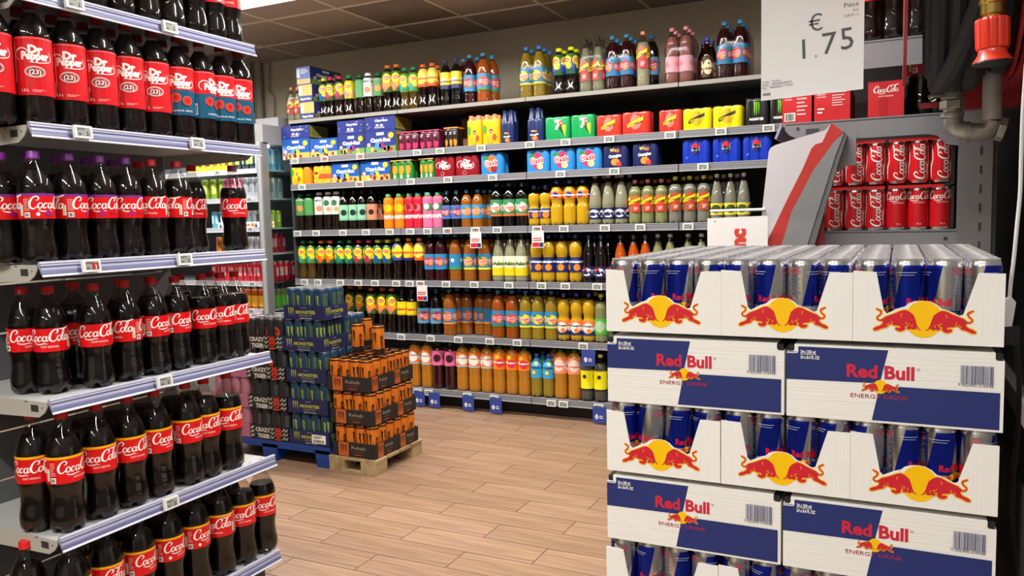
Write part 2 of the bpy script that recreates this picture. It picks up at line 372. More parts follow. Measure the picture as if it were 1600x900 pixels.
P_CONE = [(.55,0),(.84,.008),(.97,.03),(1.0,.06),(.97,.12),(.97,.14),(.97,.36),(1.0,.37),(.99,.44),(.92,.54),(.78,.65),(.60,.76),(.44,.85),(.35,.90),(.31,.925),(.31,.94),(.38,.945),(.38,.95),(.30,.953),(.29,.985)]
P_CURVY = [(.5,0),(.8,.01),(.97,.05),(1.0,.10),(1.0,.14),(1.0,.40),(.98,.43),(.84,.47),(.80,.51),(.88,.56),(.98,.62),(1.0,.68),(.98,.74),(.86,.80),(.66,.85),(.46,.885),(.34,.91),(.31,.925),(.31,.94),(.38,.945),(.38,.95),(.3,.953),(.29,.985)]
P_SQUAT = [(.60,0),(.90,.008),(.99,.04),(1.0,.08),(.98,.3),(.94,.36),(.98,.42),(.985,.43),(.985,.80),(.98,.82),(.90,.87),(.70,.91),(.50,.935),(.46,.94),(.55,.945),(.55,.95),(.45,.955),(.44,.985)]
P_BEER = [(.80,0),(.95,.005),(1.0,.03),(1.0,.55),(.98,.60),(.86,.66),(.62,.73),(.46,.80),(.40,.88),(.38,.96),(.42,.965),(.42,.985),(.36,.99)]
def rad_at(prof, R, H):
    def f(z):
        t = z/H
        for (r0, z0), (r1, z1) in zip(prof, prof[1:]):
            if z0 <= t <= z1 and z1 > z0: return R*(r0+(r1-r0)*(t-z0)/(z1-z0))
        return R*prof[-1][0]
    return f
def bottle(name, H, R, prof, liq, fill, cap, lab, lz, capw=None, seg=24, petal=5, flute=None, cat='bottle', glassy=None, lift=.0006):
    def mod(r, z, t):
        if petal and z < H*.05 and r > .3*R:
            c = max(0, -math.cos(petal*t)); k = 1-z/(H*.05)
            return r*(1-.16*c*k), z+H*.045*c*k
        if flute and flute[0]*H < z < flute[1]*H: return r*(1+flute[3]*math.cos(flute[2]*t)), z
        return r, z
    shell = MB().lathe([(r*R, z*H) for r, z in prof], seg, glassy or PET, mod=mod, close=False).mesh(name+'_body', angle=60)
    f = [(r*R*.975, z*H) for r, z in prof if z <= fill]; f[0] = (f[0][0], .0015); rr = rad_at(prof, R, H)(fill*H)*.975
    f.append((rr, fill*H))
    parts = [('bottle_body', shell)]
    if liq: parts.append(('liquid', MB().lathe(f, seg, liq, mod=mod).mesh(name+'_liquid', angle=60)))
    cw = (capw or .36)*R; z0 = prof[-1][1]*H-.012
    cm = mat('cap_'+cap.strip('#'), cap, .35)
    cp = MB().lathe([(cw*.98, z0-.003), (cw*1.03, z0-.003), (cw*1.03, z0), (cw, z0+.001), (cw, z0+.0145), (cw*.93, z0+.017)], 20, cm,
                    mod=(lambda r, z, t: (r*(1+.02*math.cos(10*t*1.0)) if z > z0 else r, z))).mesh(name+'_cap', angle=50)
    parts.append(('cap', cp))
    if lab:
        Rf = rad_at(prof, R, H); z0l = lz*H; r0 = Rf(z0l)
        def mp(u, v, o):
            r = Rf(z0l+v)+lift; t = u/r0
            return ((r+o)*math.sin(t), -(r+o)*math.cos(t), z0l+v)
        parts.append(('label', lab(r0).mesh(name+'_label', mp, maxlen=R*.28)))
    return dict(name=name, cat=cat, parts=parts, R=R, H=H)

K = {}
def cola(name, H, R, cap, top=None, cherry=False, fill=.80, lz=.40, h=.064, seg=40):
    return bottle(name, H, R, P_COKE, COLA, fill, cap, lambda r: label_coke(r, top, cherry, h), lz, seg=seg, flute=(.13, .36, 10, .012))
K['cola'] = cola('cola_bottle', .295, .0435, '#c8141c')
K['cola_open'] = cola('cola_bottle', .295, .0435, '#c8141c', fill=.74)
K['cola_dark'] = cola('cola_bottle', .295, .0435, '#7a1018', fill=.74)
K['cherry'] = cola('cola_bottle', .295, .0435, '#7c2c92', top='#7a2c88', cherry=True, fill=.83, h=.059)
K['colabig'] = cola('cola_bottle', .33, .0475, '#c8141c', top='#f4b400', lz=.42, h=.068, fill=.80)
K['colabig_low'] = cola('cola_bottle', .33, .0475, '#c8141c', top='#f4b400', lz=.42, h=.068, fill=.76)
def pepper(cherry): return bottle('soda_bottle', .325, .0455, P_ROUND, COLA, .90, '#8c1420', lambda r: label_pepper(r, cherry), .235, seg=40)
K['pepper'] = pepper(False); K['peppercherry'] = pepper(True)

#==================================================================== ROOM
# floor: wood-look planks 0.6 x 0.155, half bond
wood = []
for i, (a, b) in enumerate((('#7c5f49', '#a08166'), ('#7a5e49', '#9b7c62'), ('#806350', '#a48569'))):
    wood.append(mat('wood_plank_%s' % 'abc'[i], a, .38, noise=(b, (2.0, 55, 8)), bump=((3, 60, 10), .12)))
mb = MB().box(-7, -3, -.05, 3, 5.5, -.004, mat('dark_grout', '#2c241e', .8)); floor = struct('floor', mb.mesh('floor', False))
pl = [MB().box(.0016, .0016, -.004, .5984, .1534, 0, w).mesh('plank', False) for w in wood]
mbf = MB(); cnt = 0
for j in range(-8, 29):
    y = 2.483+.155*(j-9)+.0
    for k in range(-10, 7):
        x = -1.52+.6*k+(.29 if (j-9) % 2 else 0)
        if y < .9 or y > 4.95 or x < -4.6 or x > .3: mbf.box(x+.0016, y+.0016, -.004, x+.5984, y+.1534, 0, wood[(j+k) % 3]); continue
        ob('plank', pl[random.randrange(3)], floor, (x, y, 0)); cnt += 1
o = ob('plank_field', mbf.mesh('plank_field', False), floor); o['kind'] = 'stuff'
# walls
wallm = mat('beige_wall_paint', '#b8ae9a', .8, noise=('#b2a893', (1.5, 1.5, 1.5)))
struct('wall_back', MB().box(-7, 5.43, 0, 3, 5.55, CEIL+.1, wallm).mesh('wall_back', False))
struct('wall_left', MB().box(-7.1, -3, 0, -7, 5.5, CEIL+.1, wallm).mesh('wall_left', False))
gw = mat('grey_wall_panel', '#6b6864', .6)
struct('wall_right', MB().box(.335, -3, 0, .42, 5.5, CEIL+.1, gw).mesh('wall_right', False))
struct('wall_front', MB().box(-7, -3.1, 0, 3, -3, CEIL+.1, wallm).mesh('wall_front', False))
struct('trim_1', MB().box(.305, 1.7, .74, .335, 4.6, .80, mat('grey_bumper', '#8b8780', .5)).box(.318, 1.7, 0, .335, 4.6, .55, mat('dark_skirting', '#33312f', .6)).mesh('trim_1', False))
# ceiling: 0.6 m tiles on a T-bar grid
tilem = [mat('ceiling_tile_%s' % c, h, .9, noise=(h2, (3, 3, 3)), bump=((90, 90, 90), .2)) for c, h, h2 in (('a', '#a08f7e', '#988877'), ('b', '#9a8a79', '#a3927f'))]
ceil = struct('ceiling', MB().box(-7, -3, CEIL+.02, 3, 5.5, CEIL+.1, mat('ceiling_slab', '#55504a', .9)).mesh('ceiling', False))
tm = [MB().box(.008, .008, .0, .592, .592, .015, t).mesh('ceiling_tile', False) for t in tilem]
gx = [-3.34-.6*4+.6*i for i in range(15)]; gx = [-3.943-.6*5+.6*i for i in range(17)]; gy = [4.334-.6*12+.6*i for i in range(14)]
barm = mat('ceiling_bar', '#d8ccb8', .6); bars = MB()
for x in gx: bars.box(x-.009, -3, CEIL-.006, x+.009, 5.43, CEIL+.012, barm)
for y in gy: bars.box(-7, y-.009, CEIL-.0065, 3, y+.009, CEIL+.0115, barm)
ob('ceiling_grid', bars.mesh('ceiling_grid', False), ceil)
stain = mat('ceiling_tile_stained', '#867a6e', .9, noise=('#5a4630', (1.3, 1.3, 1.3)))
ts = MB().box(.008, .008, .0, .592, .592, .015, stain).mesh('ceiling_tile', False)
for i, x in enumerate(gx):
    for j, y in enumerate(gy):
        if x > .4 or y < -.2: continue
        ob('ceiling_tile', ts if (abs(x+3.34) < .1 and abs(y-4.334) < .1) else tm[(i*7+j*3) % 2], ceil, (x, y, CEIL))
# ceiling lamps (housing + diffuser) matching the lights set at the top
lh = MB().box(-.78, -.075, -.055, .78, .075, 0, mat('lamp_housing', '#d8d8d4', .5)).mesh('lamp_housing', False)
ldif = MB().box(-.76, -.055, -.072, .76, .055, -.055, mat('lamp_diffuser', '#fff6e6', .4, emit=9)).mesh('lamp_diffuser', False)
for y, x, e in LAMPROWS:
    row = {3.79: 'row above the aisle before the back rack', 1.9: 'row above the cola shelves', 0.0: 'row over the camera', -1.9: 'row behind the camera'}[y]
    ns = sorted(a[1] for a in LAMPROWS if a[0] == y); nth = 'leftmost' if x == ns[0] else ('rightmost' if x == ns[-1] else ('middle' if len(ns) == 3 else ORD[ns.index(x)+1]))
    t = thing('ceiling_lamp', f'long white fluorescent ceiling lamp, {nth} in {row}', 'lamp', (x, y, CEIL), 0, 'ceiling lamps')
    ob('housing', lh, t); ob('diffuser', ldif, t)
# pipes on the back wall, left corner
pm = mat('painted_pipe', '#8f8778', .55)
for (x, r, nm) in ((-5.15, .03, 'thick beige heating pipe at far left on the back wall'), (-5.04, .03, 'thick beige heating pipe beside the thin cable on the back wall')):
    tag(ob('wall_pipe', MB().tube([(x, 5.385, .02), (x, 5.385, CEIL)], r, pm).mesh('wall_pipe')), nm, 'pipe', 'pipes on the back wall')
tag(ob('wall_cable', MB().tube(cr([(-4.93, 5.41, CEIL), (-4.95, 5.41, 2.5), (-4.90, 5.41, 2.42), (-4.91, 5.41, 2.2), (-4.88, 5.41, 2.16), (-4.91, 5.41, 2.0), (-4.94, 5.41, 1.6)]), .006, pm).mesh('wall_cable')), 'thin cable hanging down the back wall right of the pipes', 'cable')

#==================================================================== LEFT COLA DISPLAY
GX0, GX1, GY0, GY1 = -2.45, -2.0, 1.305, 2.108
backp = mat('gondola_back_panel', '#5c5d60', .55)
t = thing('display_rack', 'grey steel frame with slatted back panels behind the cola bottles', 'shelving', (GX0, GY0, 0))
fb = MB()
for y in (0, GY1-GY0-.03): fb.box(-.05, y, 0, -.012, y+.03, 2.35, STEEL)
ob('upright', fb.mesh('upright', False), t)
zz = .10; bpm = MB().box(-.012, .0, .002, -.002, GY1-GY0, .146, backp).mesh('back_panel', False)
while zz < 2.3: ob('back_panel', bpm, t, (0, 0, zz)); zz += .15
ob('base_plinth', MB().box(0, .01, 0, .40, GY1-GY0-.01, .09, DSTEEL).mesh('base_plinth', False), t)
railc = mat('lavender_rail_core', '#9294b0', .3); railw = mat('white_rail_edge', '#c4c4d0', .3); raild = mat('rail_groove', '#54577e', .4)
perf = mat('perforated_white_shelf', '#a6a6a4', .45); slotm = mat('slot_dark', '#2a2a2c', .7)
def near_shelf(z, lab):
    t = thing('display_shelf', lab, 'shelf', (GX0, GY0, z), 0, 'shelves of the left cola display'); D = GX1-GX0; Ly = GY1-GY0
    p = MB().box(0, .004, -.012, D-.012, Ly-.004, -.004, perf); 
    for q in range(int(Ly/.05)): p.box(D-.03, .02+q*.05, -.0045, D-.022, .034+q*.05, -.0034, slotm)
    ob('shelf_plate', p.mesh('shelf_plate', False), t)
    br = [(0, -.004), (D-.008, -.004), (D-.008, -.016), (D-.02, -.032), (D-.045, -.047), (0, -.06)]
    for y0, y1, nm in ((0, .003, 'bracket'), (Ly-.003, Ly, 'bracket')):
        b = MB().prism(br, y0, y1, CREAM); b.box(D-.075, y0-.001, -.032, D-.045, y0, -.014, slotm); b.box(D-.03, y0-.001, -.022, D-.027, y0, -.018, slotm)
        b.lathe([(.006, -.0005), (.006, .0015)], 12, DSTEEL, D-.07, y0-.0, 0) if False else None
        b.box(D-.1, y0-.0012, -.008, D-.09, y0, -.006, slotm); ob(nm, b.mesh('bracket', False), t)
    pr = [(D-.01, .003), (D-.004, .005), (D+.0, .004), (D+.001, -.001), (D+.004, -.006), (D+.0035, -.012), (D+.006, -.017), (D+.0055, -.024), (D+.009, -.030), (D+.011, -.034), (D+.006, -.035), (D-.006, -.012), (D-.01, -.004)]
    r = MB().prism(pr, .004, Ly+.012, railc); 
    r.prism([(D+.0005, .0045), (D+.0025, .0042), (D+.003, -.0005), (D+.001, -.0008)], .002, Ly+.014, railw); r.prism([(D+.0095, -.0295), (D+.0125, -.0345), (D+.0105, -.0362), (D+.008, -.032)], .002, Ly+.014, railw)
    r.prism([(D+.0065, -.0215), (D+.0095, -.0280), (D+.0085, -.0290), (D+.0055, -.0225)], .002, Ly+.014, raild); r.prism([(D+.0042, -.0062), (D+.005, -.0075), (D+.0038, -.0095), (D+.0032, -.008)], .002, Ly+.014, raild)
    ob('price_rail', r.mesh('price_rail', False), t)
    return t
NEARZ = {'A': 1.927, 'B': 1.587, 'C': 1.226, 'D': .863, 'E': .487, 'F': .136}
for k, s in (('A', 'top shelf of the left cola display, partly above the frame'), ('B', 'shelf carrying the tall red-labelled spiced soda bottles'), ('C', 'shelf carrying the purple-capped cola bottles'),
             ('D', 'white shelf under the plain red-labelled cola bottles'), ('E', 'white shelf under the yellow-striped cola bottles, second from the floor'), ('F', 'lowest shelf of the left cola display near the floor')):
    near_shelf(NEARZ[k]-.003, 'grey steel '+s)
# price tags
scr = mat('tag_screen', '#8e938c', .35); tagw = mat('tag_white_plastic', '#dcdcd8', .4); redscr = mat('tag_red_screen', '#a3242a', .4)
def tag_mesh(w, h, red=False, price='2'):
    f = MB().box(-w/2, -.006, -h/2, w/2, .004, h/2, tagw).mesh('tag_frame', False)
    a = Art(); a.rect(-w*.38, -h*.34, w*.38, h*.34, scr)
    if red: a.rect(-w*.02, -h*.34, w*.38, h*.2, redscr)
    a.lines(-w*.34, h*.14, w*.2, h*.3, BLACK, 2, 3); a.lines(-w*.34, -h*.28, -w*.06, -h*.1, BLACK, 2, 4)
    a.text(price, w*.19, -h*.26, h*.42, WHITE if red else BLACK, bold=.03, width=w*.10)
    s_ = a.mesh('tag_screen', flat(0, -.006, 0))
    return f, s_
TG = tag_mesh(.052, .034); TGR = tag_mesh(.052, .034, True)
nt_ = []
for k, ys in (('A', [1.443, 1.752]), ('B', [1.442, 1.832]), ('C', [1.44, 1.757]), ('D', [1.655]), ('E', [1.652])):
    for i, y in enumerate(ys):
        rt = ob('price_tag', None, None, (-1.982, y, NEARZ[k]-.016), PI/2); rt.rotation_euler = (-.12, 0, PI/2)
        T_ = TGR if (k == 'C' and i == 0) else TG
        ob('tag_frame', T_[0], rt); ob('tag_screen', T_[1], rt)
        side = '' if len(ys) == 1 else (' near end of' if i == 0 else ' far end of')
        tag(rt, ('price tag with red field on' if T_ is TGR else 'white electronic price tag on')+side+' the '+{'A': 'top', 'B': 'second', 'C': 'third', 'D': 'fourth', 'E': 'fifth'}[k]+' rail of the left display', 'price tag', 'price tags on the left display')
# bottles of the left display
def near_row(key, xs, ys, kinds, rots, desc, where, group):
    z = NEARZ[key]-.004; its = []
    for i, y in enumerate(ys):
        kd = kinds[i] if isinstance(kinds, (list, tuple)) else kinds; x = xs[i] if isinstance(xs, (list, tuple)) else xs
        face = math.atan2(-y, -x)+PI/2
        o = place(K[kd], (x, y, z), face + (rots[i] if i < len(rots) else random.uniform(-2, 2)))
        its.append((o, desc[i] if isinstance(desc, (list, tuple)) else desc))
    its.sort(key=lambda q: q[0].location.y)
    name_row(its, where, group); return its
XA = -2.052
yb = [1.29, 1.366, 1.463, 1.558, 1.65, 1.743, 1.837, 1.925, 2.013, 2.094]
near_row('A', XA, [1.36, 1.452, 1.544, 1.636, 1.728, 1.82, 1.912, 1.993, 2.063][:9], 'cola', [], 'cola bottle cut off at the top', 'top shelf of left display', 'bottles on the top shelf of the left display')
yb[0] = 1.274; near_row('B', [-2.075]+[XA]*9, yb, ['pepper']*6+['peppercherry']*4, [.0]+[.05]*5+[.1, .9, .15, .1], ['tall dark bottle with all-red spiced soda label']*6+['tall dark bottle with red and teal cherry label']*4, 'front row', 'spiced soda bottles on the left display')
near_row('B', XA-.1, [v+.03 for v in yb[:8]], ['pepper']*5+['peppercherry']*3, [], ['shadowed tall bottle with all-red spiced soda label']*5+['shadowed tall bottle with teal cherry label']*3, 'row behind', 'spiced soda bottles in the row behind')
yc = [1.345, 1.442, 1.535, 1.621, 1.711, 1.807]
yc.append(2.052)
near_row('C', [XA]*6+[-2.062], yc, ['cherry']*4+['cola']*2+['cola_dark'], [-2.2, 1.45, .35, .55, -.35, -1.2, .35], ['purple-capped cherry cola bottle']*4+['red-capped cola bottle']*2+['dark-capped cola bottle at the far end'], 'front row of third shelf', 'cola bottles on the third shelf of the left display')
near_row('C', XA-.092, [yc[0]-.03, yc[1]-.05]+[v+.03 for v in yc[1:5]]+[1.95], ['cherry']*5+['cola']*2, [.8], ['purple-capped cherry cola bottle']*5+['red-capped cola bottle']*2, 'back row of third shelf', 'cola bottles behind on the third shelf')
bd = [(-2.261, 1.412), (-2.169, 1.426), (-2.082, 1.513), (-2.089, 1.62), (-2.076, 1.71), (-2.072, 1.791), (-2.063, 1.891), (-2.081, 1.989), (-2.094, 2.067)]
near_row('D', [-2.19, -2.115]+[-2.07]*7, [1.375, 1.40]+[bd[i][1]*(-2.07/bd[i][0]) for i in range(2, 9)], ['cola']*6+['cola_open']*3, [.4, -.2, .15, -.9, 1.1, 1.05, .45, .1, .05], 'red-capped cola bottle with plain red label', 'fourth shelf', 'cola bottles on the fourth shelf of the left display')
near_row('D', [-2.24, -2.17, -2.16, -2.16, -2.16, -2.17], [1.56, 1.515, 1.66, 1.77, 1.89, 2.03], 'cola', [0, .2], 'shadowed cola bottle with red cap', 'back row of fourth shelf', 'cola bottles behind on the fourth shelf')
be = [(-2.152, 1.359), (-2.049, 1.367), (-2.048, 1.47), (-2.036, 1.563), (-2.042, 1.662), (-2.03, 1.769), (-2.052, 1.864), (-2.05, 1.96)]
ye = [be[i][1]*(-2.06/be[i][0]) for i in range(1, 8)]
near_row('E', [-2.14]+[-2.058]*7, [1.345]+ye, ['colabig']*7+['colabig_low'], [-.35, .85, .05, .4, 1.0, .9, .1, .05], 'large cola bottle, yellow-edged red label', 'fifth shelf', 'large cola bottles on the fifth shelf of the left display')
near_row('E', -2.165, [v+.04 for v in ye[1:6]], 'colabig', [], 'shaded large cola bottle', 'back row of fifth shelf', 'large cola bottles behind on the fifth shelf')
yf = [1.301, 1.374, 1.479, 1.589, 1.697, 1.802, 1.909, 2.009, 2.11]
near_row('F', [-2.14]+[-2.058]*8, yf, ['colabig']*6+['colabig_low']*3, [.3, .5, -.2, 1.0, -2.2, -2.0, -.4, .15, .5], 'large cola bottle, yellow-edged red label', 'lowest shelf', 'large cola bottles on the lowest shelf of the left display')
near_row('F', -2.165, [v+.04 for v in yf[2:8]], 'colabig', [], 'shaded large cola bottle', 'back row of lowest shelf', 'large cola bottles behind on the lowest shelf')

#==================================================================== ENERGY DRINK STACK (right foreground)
SX0, SY0, TW, TD, LH, PZ = -.493, 1.42, .2155, .323, .1355, .1437
def pallet(name, label, X0, Y0, w, d, h, m, plastic=False):
    t = thing(name, label, 'pallet', (X0, Y0, 0), 0)
    bw = .10 if not plastic else .09
    def leg(x, y):
        b = MB()
        if plastic:
            b.prism([(x, 0), (x+bw, 0), (x+bw+.012, h-.022), (x-.012 if x > 0 else x, h-.022)], y, y+bw, m)
        else: b.box(x, y, .018, x+bw, y+bw, h-.036, m)
        return b
    lm = []
    for x in (0, w/2-bw/2, w-bw):
        for y in (0, d/2-bw/2, d-bw):
            if plastic and x == w/2-bw/2 and w < .7: continue
            ob('block', leg(x, y).mesh('block', False), t)
    if plastic: ob('deck', MB().box(0, 0, h-.022, w, d, h, m).box(0, 0, h-.04, w, .02, h-.022, m).box(w-.02, 0, h-.04, w, d, h-.022, m).mesh('deck', False), t)
    else:
        for x in (0, w/2-bw/2, w-bw): ob('bottom_board', MB().box(x, 0, 0, x+bw, d, .018, m).mesh('bottom_board', False), t) if d > w else None
        if d <= w or True:
            for y in (0, d/2-bw/2, d-bw): ob('bottom_board', MB().box(0, y, 0, w, y+bw, .0178, m).mesh('bottom_board', False), t)
        for y in (0, d/2-bw/2, d-bw): ob('stringer_board', MB().box(0, y, h-.036, w, y+bw, h-.018, m).mesh('stringer_board', False), t)
        n = max(4, int(w/.13)); 
        for i in range(n): x = i*(w-.09)/(n-1); ob('deck_board', MB().box(x, -.0, h-.018, x+.09, d, h, m).mesh('deck_board', False), t)
    return t
pwood = mat('raw_pallet_wood', '#b39a72', .8, noise=('#8f7650', (25, 4, 12)), bump=((90, 8, 30), .3))
pallet('wooden_pallet', 'wooden pallet under the tall white and blue energy drink stack', SX0-.02, SY0-.01, .70, .68, .1435, pwood)
# can: body + print + lid + tab
def can(name, R, H, art, lidm=SILVER, seg=28, cat='can', neck=.86, basem=None):
    r2 = R*neck; body = MB().lathe([(r2*.86, .0015), (r2*.95, 0), (R*.93, .004), (R, .009), (R, H-.014), (R*(1+neck)/2, H-.007), (r2, H-.0035), (r2, H-.0015)], seg, basem or SILVER, close=False)
    body.lathe([(0.0001, .004), (r2*.86, .0015)], seg, basem or SILVER, close=False)
    lid = MB().lathe([(r2, H-.0035), (r2*1.02, H-.002), (r2*1.02, H), (r2*.97, H), (r2*.95, H-.005), (r2*.90, H-.006), (r2*.86, H-.0042), (.0001, H-.0042)], seg, lidm, close=False)
    tab = MB().lathe([(.0001, 0), (R*.34, 0), (R*.36, .0008), (R*.34, .0014), (.0001, .0014)], 12, lidm, 0, -R*.12, H-.0042, close=False)
    tab.box(-R*.12, -R*.1, H-.0042, R*.12, R*.42, H-.0030, lidm)
    parts = [('can_body', body.mesh(name+'_body', angle=40))]
    if art:
        def mp(u, v, o):
            t = u/R; rr = R if v <= H-.014 else R-(v-(H-.014))/.007*R*(1-neck)/2
            return ((rr+.0001+o)*math.sin(t), -(rr+.0001+o)*math.cos(t), v)
        parts.append(('printed_wrap', art.mesh(name+'_print', mp, maxlen=R*.3, step=.00015)))
    parts.append(('lid', lid.mesh(name+'_lid', angle=30), [('pull_tab', tab.mesh(name+'_tab', angle=30))]))
    return dict(name=name, cat=cat, parts=parts, R=R, H=H)
RBS = mat('rb_can_silver', '#d2d3d6', .22, .65); RBB = mat('rb_can_blue', '#13269a', .25, .75); RBR = ink('#c8102e')
a = Art(); w = PI*.0265
for c in (-w, 0):                                    # two identical panels round the can, each blue top-left and bottom-right
    a.poly([(c+.004, .009), (c+.0+w*.50-.012, .009), (c+w*.50-.004, .052), (c, .052)], RBS, layer=1)
    a.poly([(c, .054), (c+w*.5-.004, .054), (c+w*.5+.010, .124), (c+.016, .124)], RBB, layer=1)
    a.poly([(c+w*.5-.004, .0085), (c+w-.002, .0085), (c+w-.002, .052), (c+w*.5+.0, .052)], RBB, layer=1)
    a.L = 1; a.text('Red Bull', c+w*.52, .060, .0155, RBR, bold=.03, width=.044); a.put(BULLS, c+w*.5, .051, .0000445); a.text('ENERGY DRINK', c+w*.5, .038, .0052, RBR, width=.034, layer=a.L)
    a.lines(c+w*.78, .012, c+w*.98, .122, ink('#6a6c80'), 34, 5); a.lines(c+w*.78, .108, c+w*.98, .12, ink('#c0404c'), 3, 6)
    a.rect(c+w*.08, .112, c+w*.42, .1127, ink('#c9ccd8')); a.rect(c+w*.12, .108, c+w*.38, .1086, ink('#c9ccd8'))
K['rb'] = can('energy_can', .0264, .1345, a, lidm=LIDS, neck=.89)
# tray with the cut-out front
s_ = TW/850
front = [(35,712),(35,250),(172,257),(218,505),(237,524),(300,490),(340,476),(362,455),(398,441),(440,437),(482,441),(518,458),(548,486),(600,503),(645,527),(665,520),(742,262),(885,262),(885,712)]
fp = [((x-35)*s_, (712-y)*s_) for x, y in front]
tb = MB().prism(fp, 0, .0025, CARD).box(.0005, .0025, 0, TW-.0005, TD-.003, .002, CARD).prism(fp, TD-.0035, TD-.001, CARD)
tb.box(0, .0025, 0, .002, TD-.0035, .045, CARD).box(TW-.002, .0025, 0, TW, TD-.0035, .045, CARD)
TRAY = tb.mesh('tray_card', False)
ta = Art(); ta.put(BULLS, (447-35)*s_, (712-555)*s_, s_); TRAYP = ta.mesh('tray_print', flat(0, -.0002, 0), step=.0002)
# closed carton, six cans wide
BW, BD = .3228, .2155
def carton_outline(w, h, n=.0125, r=.003): return [(0, 0), (w, 0), (w, h-n), (w-n+r, h-n), (w-n, h-n+r), (w-n, h), (n, h), (n, h-n+r), (n-r, h-n), (0, h-n)]
cb = MB().prism(carton_outline(BW-.001, LH-.010), 0, BD-.001, CARDBOX)
cb.box(.002, .004, LH-.024, BW-.003, BD-.005, LH-.012, mat('dark_inside', '#141416', .8))
CARTON = cb.mesh('carton_card', False)
ca = Art(); bw, bh = BW-.001, LH-.010; BL = ink('#1c2a68', .5)
def q(u, v): return (u*bw, v*bh)
ca.poly([q(.0, .515), q(.455, .53), q(.492, .975), q(.06, .975), q(.055, .955), q(.055, .90), q(.0, .90)], BL, layer=1)
ca.poly([q(.42, .03), q(.985, .03), q(.985, .50), q(.455, .50)], BL, layer=1)
ca.stroke([q(.0, .885)+(.0016,), q(.042, .885)+(.0016,), q(.055, .90)+(.0016,), q(.055, .98)+(.0016,)], CARDBOX, layer=2)
ca.L = 2; ca.text('Red Bull', bw*.455, bh*.60, .030, ink('#c41e3a', .5), bold=.035, width=bw*.315); ca.text('®', bw*.63, bh*.72, .007, ink('#8a8a8a', .5), layer=ca.L)
ca.text('ENERGY DRINK', bw*.455, bh*.325, .0098, ink('#a3203c', .5), width=bw*.275, layer=ca.L); ca.put(BULLS, bw*.458, bh*.485, .0000985)
ca.text('24 x 250 ml', bw*.07, bh*.885, .0078, WHITE, bold=.03, align='l', width=bw*.075); ca.text('24 x 8.4 FL OZ', bw*.07, bh*.81, .0078, WHITE, bold=.03, align='l', width=bw*.095, layer=ca.L)
ca.rect(bw*.07, bh*.868, bw*.15, bh*.874, WHITE, layer=ca.L); ca.bars(bw*.815, bh*.60, bw*.955, bh*.83, ink('#27306a', .5), 30, 8); ca.text('9 002490 216948', bw*.88, bh*.565, .0068, ink('#27306a', .5), width=bw*.15, layer=ca.L)
CARTP = ca.mesh('carton_print', flat(0, -.0002, 0), step=.0002)
side3 = ['left', 'middle', 'right']
LV = {7: 'top tray layer', 5: 'third layer from top', 3: 'fifth layer from top', 1: 'seventh layer from top'}
JX = {7: 0, 6: .0005, 5: -.002, 4: -.004, 3: -.006, 2: 0, 1: 0, 0: 0}
for i in range(8):
    z = PZ+i*LH
    if i % 2:                                        # trays
        for r in range(2):
            for c in range(3):
                x, y = SX0+c*TW+JX[i]+random.uniform(-.001, .001), SY0+r*TD
                if r and i < 7: y += .0
                t = thing('can_tray', f'white cut-out cardboard tray with red bulls, {"front" if r == 0 else "rear"} {side3[c]}, {LV[i]}', 'tray', (x, y, z), 0, 'white trays of the energy drink stack')
                ob('tray_card', TRAY, t)
                if r == 0: ob('printed_bulls', TRAYP, t)
                for cy in range(6):
                    if i < 7 and (r == 1 or cy > 1 or i == 1): continue
                    for cx in range(4):
                        rz = random.uniform(0, 2*PI)
                        if cy == 0: rz = {(7,0):[1.3,.25,-.25,.5],(7,1):[2.3,2.5,.9,3.0],(7,2):[.4,.0,1.9,.3],(5,0):[.5,1.9,.0,2.2],(5,1):[2.3,-.1,-.5,-.9],(5,2):[2.0,.35,.0,1.1]}.get((i, c), [random.uniform(0, 6) for _ in range(4)])[cx] + {(5,0):0}.get((i,c), 0) - .85
                        o = place(K['rb'], (x+.0275+cx*.0534, y+.0305+cy*.0532, z+.0022), rz)
                        d = ORD[r*6+cy+1]; pos = ['leftmost', 'second from left', 'third from left', 'rightmost'][cx]
                        tag(o, f'slim silver-blue can, {pos.replace(" from left", "")} in row {d}, {side3[c]} tray, {LV[i].split(" from")[0]}', 'can', 'silver and blue cans of the energy drink stack')
    else:
        for r in range(3):
            for c in range(2):
                x = SX0+c*(BW+.003)+JX[i]
                t = thing('drink_carton', f'white and blue closed energy drink carton, {["front", "middle", "rear"][r]} {side3[c*2]}, {ORD[8-i]} layer from top', 'carton', (x, SY0+r*BD+.001, z), 0, 'closed cartons of the energy drink stack')
                ob('carton_card', CARTON, t)
                if r == 0: ob('printed_front', CARTP, t)

